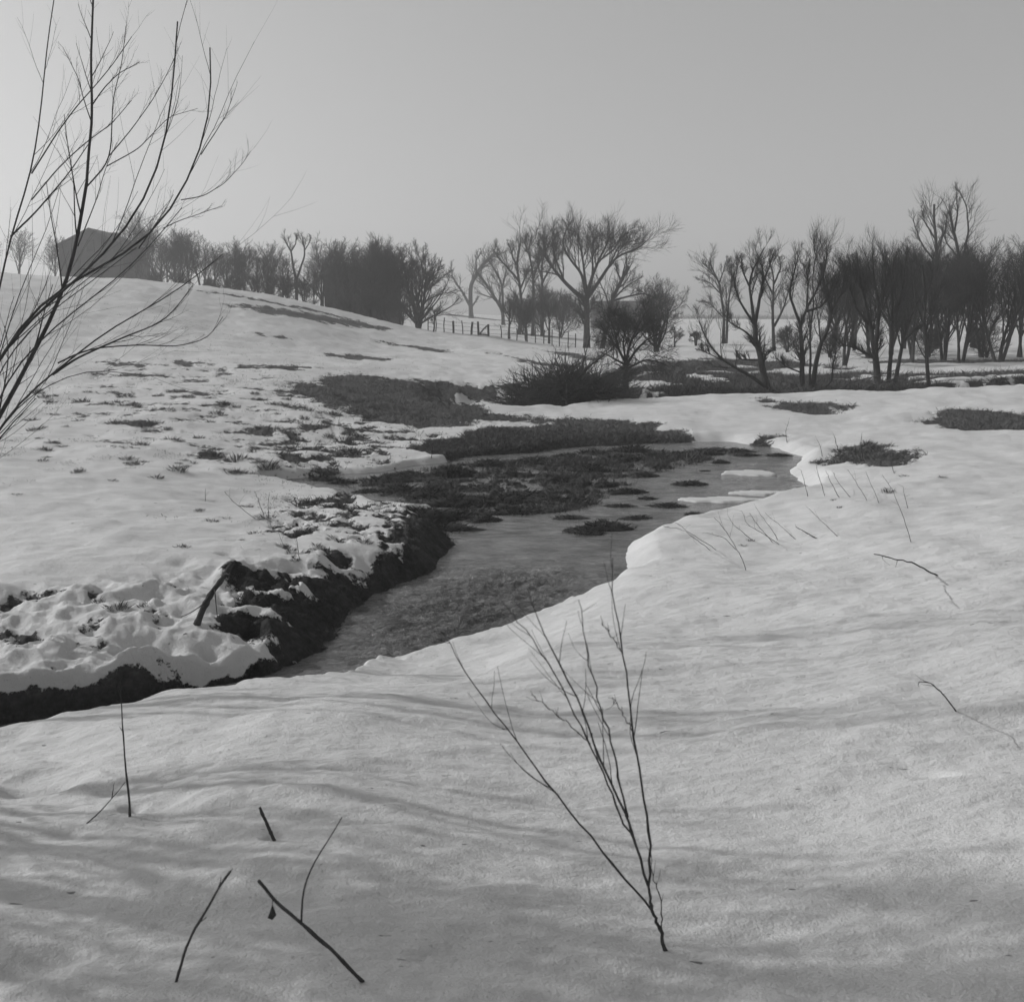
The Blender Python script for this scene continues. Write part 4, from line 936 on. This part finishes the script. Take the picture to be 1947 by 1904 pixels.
for i, (u, v) in enumerate(SPOTS):
    p = on(u, v); me = TUFT[i % 4]
    o = bpy.data.objects.new('grass_tuft', me); COL.objects.link(o); o.location = p - [0, 0, .015]; s = rngS.uniform(.55, 1.35) * (1 if i > 41 else 1.2) * min(1.5, max(.5, p[1] / 17)) 
    o.rotation_euler.z = rngS.uniform(0, 6); o.scale = (s * 1.25, s, s * rngS.uniform(.6, 1.1))
    lab, gr = where(u, v, LAND_R if u > 1300 else LAND_L)
    tag(o, ('large ' if s > 1.15 else 'tiny ' if s < .75 else 'medium ') + 'dead grass tuft in snow ' + lab, 'grass tuft', 'grass tufts around ' + gr)
TUS = [(1085, 985, .8), (1180, 962, .8), (1210, 985, .7), (1230, 948, .6), (980, 975, .9), (920, 990, .7), (1112, 1012, 1.0), (1150, 1004, 1.1), (1192, 937, .9), (1312, 921, 1.1), (1267, 962, 1.0), (1320, 978, .7), (1480, 866, .9), (1060, 915, 1), (1120, 895, 1.2), (1180, 875, 1.3), (1240, 872, 1.2), (1290, 868, 1.2), (1340, 862, 1.1), (1400, 858, 1.2), (1420, 866, .9),
       (1000, 945, 1.3), (1060, 955, 1.2), (950, 955, 1.1), (870, 960, 1.2), (820, 945, 1.2), (760, 935, 1.2), (900, 930, 1.2), (980, 905, 1.1), (860, 905, 1.3), (780, 905, 1.2), (740, 915, 1.1), (930, 885, 1.1), (1020, 880, 1.2), (1080, 870, 1.1),
       (620, 912, .9), (650, 918, .7), (700, 935, .9), (860, 985, 1.1), (800, 990, 1.3), (840, 1005, 1.1), (1220, 905, .8), (1340, 895, .6), (1370, 880, .7), (1150, 925, .7), (1045, 890, 1.0), (1200, 858, 1.2), (1130, 862, 1.3), (1260, 890, .7)]
for i, (u, v, s) in enumerate(TUS):
    p = PZ(u, v, ZW); g = tz(p[0], p[1]); wet = g < ZW + .02
    r_ = bpy.data.objects.new('grass_tussock', None); COL.objects.link(r_); r_.location = (p[0], p[1], max(g, ZW) - .03)
    s *= rngS.uniform(.75, 1.05); r_.scale = (s * rngS.uniform(1, 1.5), s, s * rngS.uniform(.55, 1)); r_.rotation_euler.z = rngS.uniform(-.4, .4) + (math.pi if i % 2 else 0)
    lab, gr = where(u, v, LAND_W)
    tag(r_, ('broad' if s > 1.08 else 'small' if s < .75 else 'dark') + ' grass tussock in shallow water ' + lab, 'tussock', 'grass tussocks around ' + gr)
    link('mound', TUSS_M[i % 4], None, r_); link('blades', TUSS_G[(i * 3) % 4], None, r_)

# ------------------------------------------------------------------ weed stalks, near sticks, sapling, left willow
def depth_of(u, v): return on(u, v)[1]
WEEDS = [([(1361, 1045), (1316, 1013), (1284, 993)], 'arched weed stalk nearest the water, front one of the first pair'), ([(1350, 1045), (1323, 1026), (1300, 1006), (1261, 1000)], 'flat arched weed stalk reaching farthest left over the snow'),
    ([(1400, 1045), (1378, 1022), (1345, 1013)], 'short curved weed stalk beside the first arched pair'), ([(1418, 1084), (1400, 1045), (1384, 1013), (1358, 984)], 'tall weed stalk rooted lowest in the left weed group'),
    ([(1436, 1029), (1397, 1000), (1384, 980)], 'weed stalk leaning left out of the small grass tuft'), ([(1483, 1034), (1449, 1013), (1420, 997), (1410, 971)], 'crooked weed stalk with upturned tip in mid group'),
    ([(1479, 1026), (1458, 993), (1439, 967)], 'straight weed stalk crossing behind the crooked one'), ([(1517, 1027), (1484, 1000), (1455, 974)], 'long slanting weed stalk right of the crossing pair'),
    ([(1557, 1024), (1513, 1001)], 'short stout weed stalk lying low to the left'), ([(1594, 1019), (1562, 990), (1539, 967)], 'right-hand slanting weed stalk of the front row'),
    ([(1536, 943), (1529, 916), (1523, 893)], 'upright weed stalk nearest the ice at the pool end'), ([(1568, 942), (1558, 909), (1552, 883)], 'second upright weed stalk from the pool end'),
    ([(1596, 945), (1578, 912), (1570, 895)], 'weed stalk above the short shadow streak'), ([(1618, 945), (1592, 915), (1585, 898)], 'thin weed stalk left of the dark grass patch foot'), ([(1650, 952), (1625, 915), (1612, 892)], 'thin weed stalk below the dark grass patch'),
    ([(1672, 958), (1660, 925), (1646, 896)], 'upright weed stalk under the middle of the grass patch'), ([(1733, 1032), (1714, 977), (1694, 929), (1678, 903)], 'longest weed stalk, at the far right of the group'),
    ([(1727, 967), (1721, 945), (1717, 925)], 'faint short weed stalk behind the longest one'), ([(1783, 1092), (1743, 1077), (1697, 1064), (1662, 1053)], 'thick dead stem lying almost flat at the right'),
    ([(1468, 1030), (1440, 995), (1425, 975)], 'faint weed stalk between the crooked and straight ones'), ([(1700, 900), (1693, 872), (1690, 850)], 'weed stalk rising out of the right grass patch'), ([(1640, 868), (1637, 845), (1639, 822)], 'weed stalk rising behind the right grass patch'),
    ([(1497, 842), (1494, 820), (1500, 800)], 'weed stalk on the snow above the pool end'), ([(1565, 872), (1560, 848), (1553, 835)], 'short weed stalk on the snow tongue'), ([(1595, 858), (1590, 840), (1586, 828)], 'short weed stalk left of the right grass patch'),
    ([(1819, 1352), (1795, 1322), (1769, 1298), (1747, 1296)], 'bent weed stalk at the right edge of the lower snow'),
    ([(485, 984), (447, 957), (427, 934)], 'slanting weed stalk on the left bank above the bare bank'), ([(512, 983), (510, 957), (512, 936)], 'upright weed stalk with side twigs on the left bank'), ([(502, 980), (492, 955), (484, 934)], 'thin weed stalk beside the upright one on the left bank'),
    ([(552, 1071), (540, 1040), (530, 1012)], 'left of two weed stalks above the dark bank'), ([(569, 1063), (566, 1040), (561, 1016)], 'right of two weed stalks above the dark bank'), ([(390, 953), (390, 940), (391, 929)], 'tiny weed stalk alone in the left snow'), ([(645, 825), (645, 810), (645, 795)], 'small upright stem at the edge of the hillside turf'),
    ([(820, 870), (822, 850), (826, 832)], 'weed stalk in the marsh band left of the pool'), ([(922, 975), (918, 950), (915, 925)], 'weed stalk standing in the middle of the marsh')]
for i, (p, l) in enumerate(WEEDS):
    d = depth_of(*p[0]); rng = np.random.RandomState(600 + i); sl_ = rng.uniform(-.06, .06)
    fat = 2.0 if 'thick' in l or 'stout' in l else 1.0
    q = [(u, v, d * (1 + sl_ * j)) for j, (u, v) in enumerate(p)]
    o = stick('weed_stalk', l, 'weed', q, max(.0032, d * .00030) * fat, max(.0016, d * .00013) * fat, 4 if i % 3 else 2, 620 + i, 'dead weed stalks in the snow', m=M_TWIG, rt=max(.0014, d * .00011), sl=(.08, .22), ext=.05)
d0 = depth_of(373, 1186)
root = stick('dead_bough', 'thick broken bough stuck upright in the snow on the left bank', 'branch', [(373, 1186, d0), (388, 1153, d0), (404, 1122, d0 + .05), (424, 1097, d0 + .1), (441, 1071, d0 + .12)], .030, .018, 0, 41, m=M_BARK)
for j, p in enumerate([[(398, 1132, d0), (385, 1150, d0 - .1), (362, 1165, d0 - .15), (345, 1172, d0 - .1)], [(408, 1120, d0 + .04), (411, 1150, d0 - .1), (414, 1180, d0 - .2)], [(424, 1097, d0 + .1), (430, 1090, d0 + .05), (436, 1092, d0)]]):
    q = resample(np.array([PT(*a) for a in p]), 10); V, F = tubes(q[None], np.linspace(.006, .003, 10)[None] * (2.2 if j == 2 else 1), 5)
    link('twig', np_mesh('twig', V - np.array(root.location), F), M_TWIG, root)
dA = depth_of(247, 1553)
stick('tall_stalk', 'tall straight thin stalk standing in a small snow hollow at lower left', 'weed', [(247, 1556, dA), (239, 1475, dA + .02), (232, 1375, dA + .05), (228, 1290, dA + .1)], .0048, .0012, 2, 42, m=M_TWIG, sl=(.04, .1))
stick('thin_twig', 'very thin twig slanting behind the tall straight stalk', 'twig', [(142, 1577, dA - .05), (185, 1548, dA), (215, 1515, dA + .03), (238, 1486, dA + .03)], .0026, .0013, 1, 43, m=M_TWIG)
dB = depth_of(524, 1600)
stick('stub_stalk', 'short cut stalk poking out of a dark snow hollow', 'weed', [(526, 1602, dB), (508, 1565, dB), (494, 1534, dB)], .0062, .0048, 0, 44, m=M_TWIG)
stick('slanting_stick', 'dark stick slanting up to the right at the bottom left', 'stick', [(330, 1862, 2.45), (352, 1801, 2.42), (382, 1748, 2.36), (415, 1694, 2.3), (438, 1656, 2.26)], .0036, .0024, 3, 45, m=M_TWIG, sl=(.06, .14))
dS = stick('broken_stick', 'dark stick slanting up to the left with one hanging dead leaf', 'stick', [(700, 1872, 2.42), (625, 1801, 2.36), (571, 1753, 2.3), (518, 1704, 2.24), (492, 1674, 2.2)], .0048, .0038, 0, 46, m=M_TWIG)
def near_parts():
    L = np.array(dS.location)
    q = resample(np.array([PT(*a) for a in [(573, 1753, 2.3), (575, 1691, 2.28), (595, 1641, 2.25), (638, 1575, 2.2), (650, 1553, 2.18)]]), 12)
    V, F = tubes(q[None], np.linspace(.0024, .0012, 12)[None], 4); link('side_shoot', np_mesh('side_shoot', V - L, F), M_TWIG, dS)
    A, B, C_, D_ = PT(517, 1705, 2.24), PT(518, 1718, 2.24), PT(509, 1744, 2.245), PT(525, 1739, 2.235)
    V, F = tubes(np.array([[A, (A + B) / 2 + [0.001, 0, 0], B]]), np.full((1, 3), .001), 4)
    mid = (B + C_ + D_) / 3; th = np.array([0, .004, 0]); E = PT(517, 1750, 2.26)
    V2 = np.array([B - th * .4, C_ - th * .3, E + th, D_ - th * .3, mid - th * 1.4, B + th * .4, C_ + th * .6, E + th * 1.6, D_ + th * .6, mid + th * 1.3])
    F2 = np.array([[0, 1, 4, 4], [1, 2, 4, 4], [2, 3, 4, 4], [3, 0, 4, 4], [6, 5, 9, 9], [7, 6, 9, 9], [8, 7, 9, 9], [5, 8, 9, 9], [0, 5, 6, 1], [1, 6, 7, 2], [2, 7, 8, 3], [3, 8, 5, 0]])
    me = bpy.data.meshes.new('leaf'); n0 = len(V)
    me.from_pydata((np.vstack([V, V2]) - L).tolist(), [], F.tolist() + [[int(a) + n0 for a in dict.fromkeys(f)] for f in F2]); me.update(); link('leaf', me, M_EARTH, dS)
near_parts()

def sapling():
    f = lambda pth, y0, y1: [(u, v, y0 + (y1 - y0) * i / (len(pth) - 1)) for i, (u, v) in enumerate(pth)]
    ST = [(.0078, .0052, f([(1276, 1880), (1261, 1801), (1256, 1768), (1241, 1731), (1232, 1680)], 2.62, 2.52)),
          (.0046, .0013, f([(1233, 1684), (1237, 1620), (1230, 1535), (1212, 1454), (1204, 1391), (1195, 1295), (1182, 1236), (1178, 1177), (1158, 1122), (1165, 1060)], 2.52, 2.0)),
          (.0050, .0013, f([(1232, 1682), (1204, 1591), (1193, 1550), (1160, 1484), (1127, 1406), (1101, 1332), (1053, 1240), (1019, 1173), (1004, 1120)], 2.52, 1.9)),
          (.0034, .0012, f([(1206, 1598), (1178, 1550), (1156, 1487), (1123, 1417), (1082, 1332), (1045, 1258), (997, 1199), (975, 1160)], 2.43, 1.95)),
          (.0036, .0011, f([(1194, 1552), (1176, 1480), (1171, 1443), (1149, 1369), (1134, 1310), (1115, 1251), (1112, 1184), (1100, 1140)], 2.38, 1.8)),
          (.0042, .0012, f([(1242, 1734), (1193, 1676), (1101, 1561), (1023, 1469), (986, 1410), (934, 1351), (890, 1288), (860, 1232), (838, 1200)], 2.56, 2.1)),
          (.0026, .0010, f([(1258, 1768), (1258, 1720), (1241, 1661), (1236, 1610)], 2.56, 2.45)),
          (.0018, .0009, f([(1122, 1414), (1075, 1370), (1045, 1347), (1010, 1320)], 2.2, 2.0)),
          (.0015, .0009, f([(1204, 1391), (1180, 1350), (1165, 1325)], 2.2, 2.05)), (.0015, .0009, f([(1182, 1238), (1160, 1205), (1145, 1180)], 2.05, 1.9))]
    q0 = PT(1276, 1880, 2.62); z0 = tz(q0[0], q0[1])
    root = bpy.data.objects.new('sapling', None); COL.objects.link(root); root.location = (q0[0], q0[1], z0); tag(root, 'many-stemmed bare sapling rising from the bottom of the near snow', 'sapling')
    L = np.array(root.location); tips = []
    for i, (a, b, p) in enumerate(ST):
        q = np.array([PT(*k) for k in p])
        if i == 0: q[0, 2] = z0 - .05
        a *= .72; b *= .6; q = resample(q, 22); rng = np.random.RandomState(i); q[1:-1] += rng.normal(0, .0016, q[1:-1].shape)
        R = np.linspace(a, b, 22); R[4::6] *= 1.25
        g = [tubes(q[None], R[None], 8)]
        if i:
            P, D, LL, RR = sprout(q[None], R[None], 7, .35, .10, .25, .5, (8, 28), rng, .0)
            D[:, 1] -= .12; pts, rad = grow(P, D, LL, np.clip(RR, .0007, .0012), 6, .05, .06, rng, .5); g.append(tubes(pts, rad, 4))
        V, F = join_geo(g); link('stem', np_mesh('stem', V - L, F), M_BARK, root)
sapling()
def left_willow():
    Y = 8.6; b = (-150, 1205)
    lb = [(9, 5.0, [b, (-60, 900), (60, 680), (120, 560), (146, 472), (156, 400), (165, 347)]), (4.6, 2.6, [(165, 347), (169, 282), (175, 236), (175, 168), (173, 122), (176, 40), (180, -60)]),
      (6, 2, [b, (-110, 950), (-20, 700), (60, 600), (146, 533), (196, 484), (253, 423), (295, 347), (316, 278), (325, 206), (333, 130), (338, 40)]),
      (6, 2, [b, (-112, 955), (-22, 710), (70, 575), (146, 529), (215, 495), (264, 472), (310, 434), (344, 373), (382, 294), (401, 236), (407, 168), (400, 90)]),
      (1.5, .7, [(310, 434), (345, 418), (367, 411), (420, 392)]), (1.7, .6, [(344, 380), (386, 373), (428, 347), (462, 309), (477, 286)]), (1.7, .6, [(382, 294), (428, 221), (447, 168)]),
      (2, .8, [(264, 472), (290, 435), (314, 400), (330, 370)]), (4, 1.2, [b, (-90, 990), (10, 720), (80, 640), (146, 586), (215, 537), (257, 495), (280, 476), (320, 425), (345, 395)]),
      (3.6, 1, [b, (-100, 960), (0, 700), (60, 620), (146, 556), (203, 514), (260, 470)]),
      (5, 1.1, [b, (-90, 960), (20, 780), (90, 715), (146, 678), (173, 647), (241, 609), (321, 564), (359, 541), (405, 499), (424, 484)]),
      (3.6, 1, [(100, 712), (146, 680), (230, 643), (306, 613), (337, 583), (367, 541)]), (2.6, .9, [(110, 690), (146, 672), (177, 662), (264, 655), (337, 659), (397, 643), (424, 602)]),
      (3, .8, [b, (-80, 930), (40, 760), (146, 704), (203, 700), (260, 716), (321, 716)]), (2.4, 1, [(60, 330), (110, 250), (146, 202), (177, 168), (215, 122), (250, 70)]), (2.2, 1, [(60, 380), (110, 320), (146, 286), (177, 259), (211, 236), (250, 190)]),
      (2.4, .8, [(165, 355), (203, 313), (211, 282), (215, 187), (232, 122), (240, 50)]), (1.8, .7, [(203, 316), (264, 282), (321, 221), (375, 206)]), (1.8, .7, [(207, 297), (245, 252), (291, 187), (317, 141), (340, 90)]),
      (2, .7, [(148, 468), (184, 377), (200, 320), (222, 270)]), (1.8, .7, [(175, 236), (160, 190), (150, 150), (120, 90)]), (4, 1.4, [(-60, 900), (-20, 640), (20, 450), (60, 330), (80, 200), (90, 80), (110, -40)]), (3, 1.2, [(20, 450), (70, 400), (130, 330), (170, 270)]),
      (2, .8, [(175, 200), (200, 165), (225, 140), (265, 118)])]
    traced('willow_tree', 'tall near willow of long curved stems at the left edge', Y, lb, 51, lv=[(7, .35, .1, .24, (12, 34), 8), (4, .2, .25, .5, (18, 42), 4)], up=.05, rt=.0012, spread=.22, kw=.62, wander=.05, jit=.12, parts=('stems', 'twigs'))
left_willow()
# bare trees outside the picture on the left, whose shadows fall across the near snow
SHADE_LV = [[(3, .2, .2, .4, (15, 35), 6), (2, .2, .3, .6, (20, 50), 3)], [(6, .2, .2, .4, (15, 40), 6), (6, .2, .3, .6, (20, 50), 4), (4, .1, .4, .7, (20, 50), 3)]]
for i, (x, y, h, l) in enumerate([(-6.9, 6.9, 7.6, 'bare tree outside the left edge, beyond the brook'), (-4.9, 5.0, 5.6, 'bare tree outside the left edge, nearer the brook'), (-4.4, 4.1, 5.0, 'bare tree outside the left edge, nearer the camera')]):
    procedural('shade_tree', l, 0, 0, h, 8, 700 + i, fork=.25, nl=3, spread=26, stems=4, r0=.05, loc=(x, y), rt=.006, lv=SHADE_LV[i > 0], group='bare trees beside the brook outside the left edge')
#@@END
def haze():
    import bmesh
    bm = bmesh.new(); bmesh.ops.create_cube(bm, size=1)
    bmesh.ops.scale(bm, vec=(1010, 1010, 48), verts=bm.verts); bmesh.ops.translate(bm, vec=(0, 0, 21), verts=bm.verts)
    me = bpy.data.meshes.new('haze'); bm.to_mesh(me); bm.free()
    m = bpy.data.materials.new('haze'); m.use_nodes = True; t = m.node_tree; t.nodes.clear()
    v = t.nodes.new('ShaderNodeVolumePrincipled'); v.inputs['Density'].default_value = .0015
    v.inputs['Color'].default_value = (1, 1, 1, 1); v.inputs['Anisotropy'].default_value = .5
    o_ = t.nodes.new('ShaderNodeOutputMaterial'); t.links.new(v.outputs[0], o_.inputs['Volume'])
    tag(link('haze', me, m), kind='stuff')
haze()
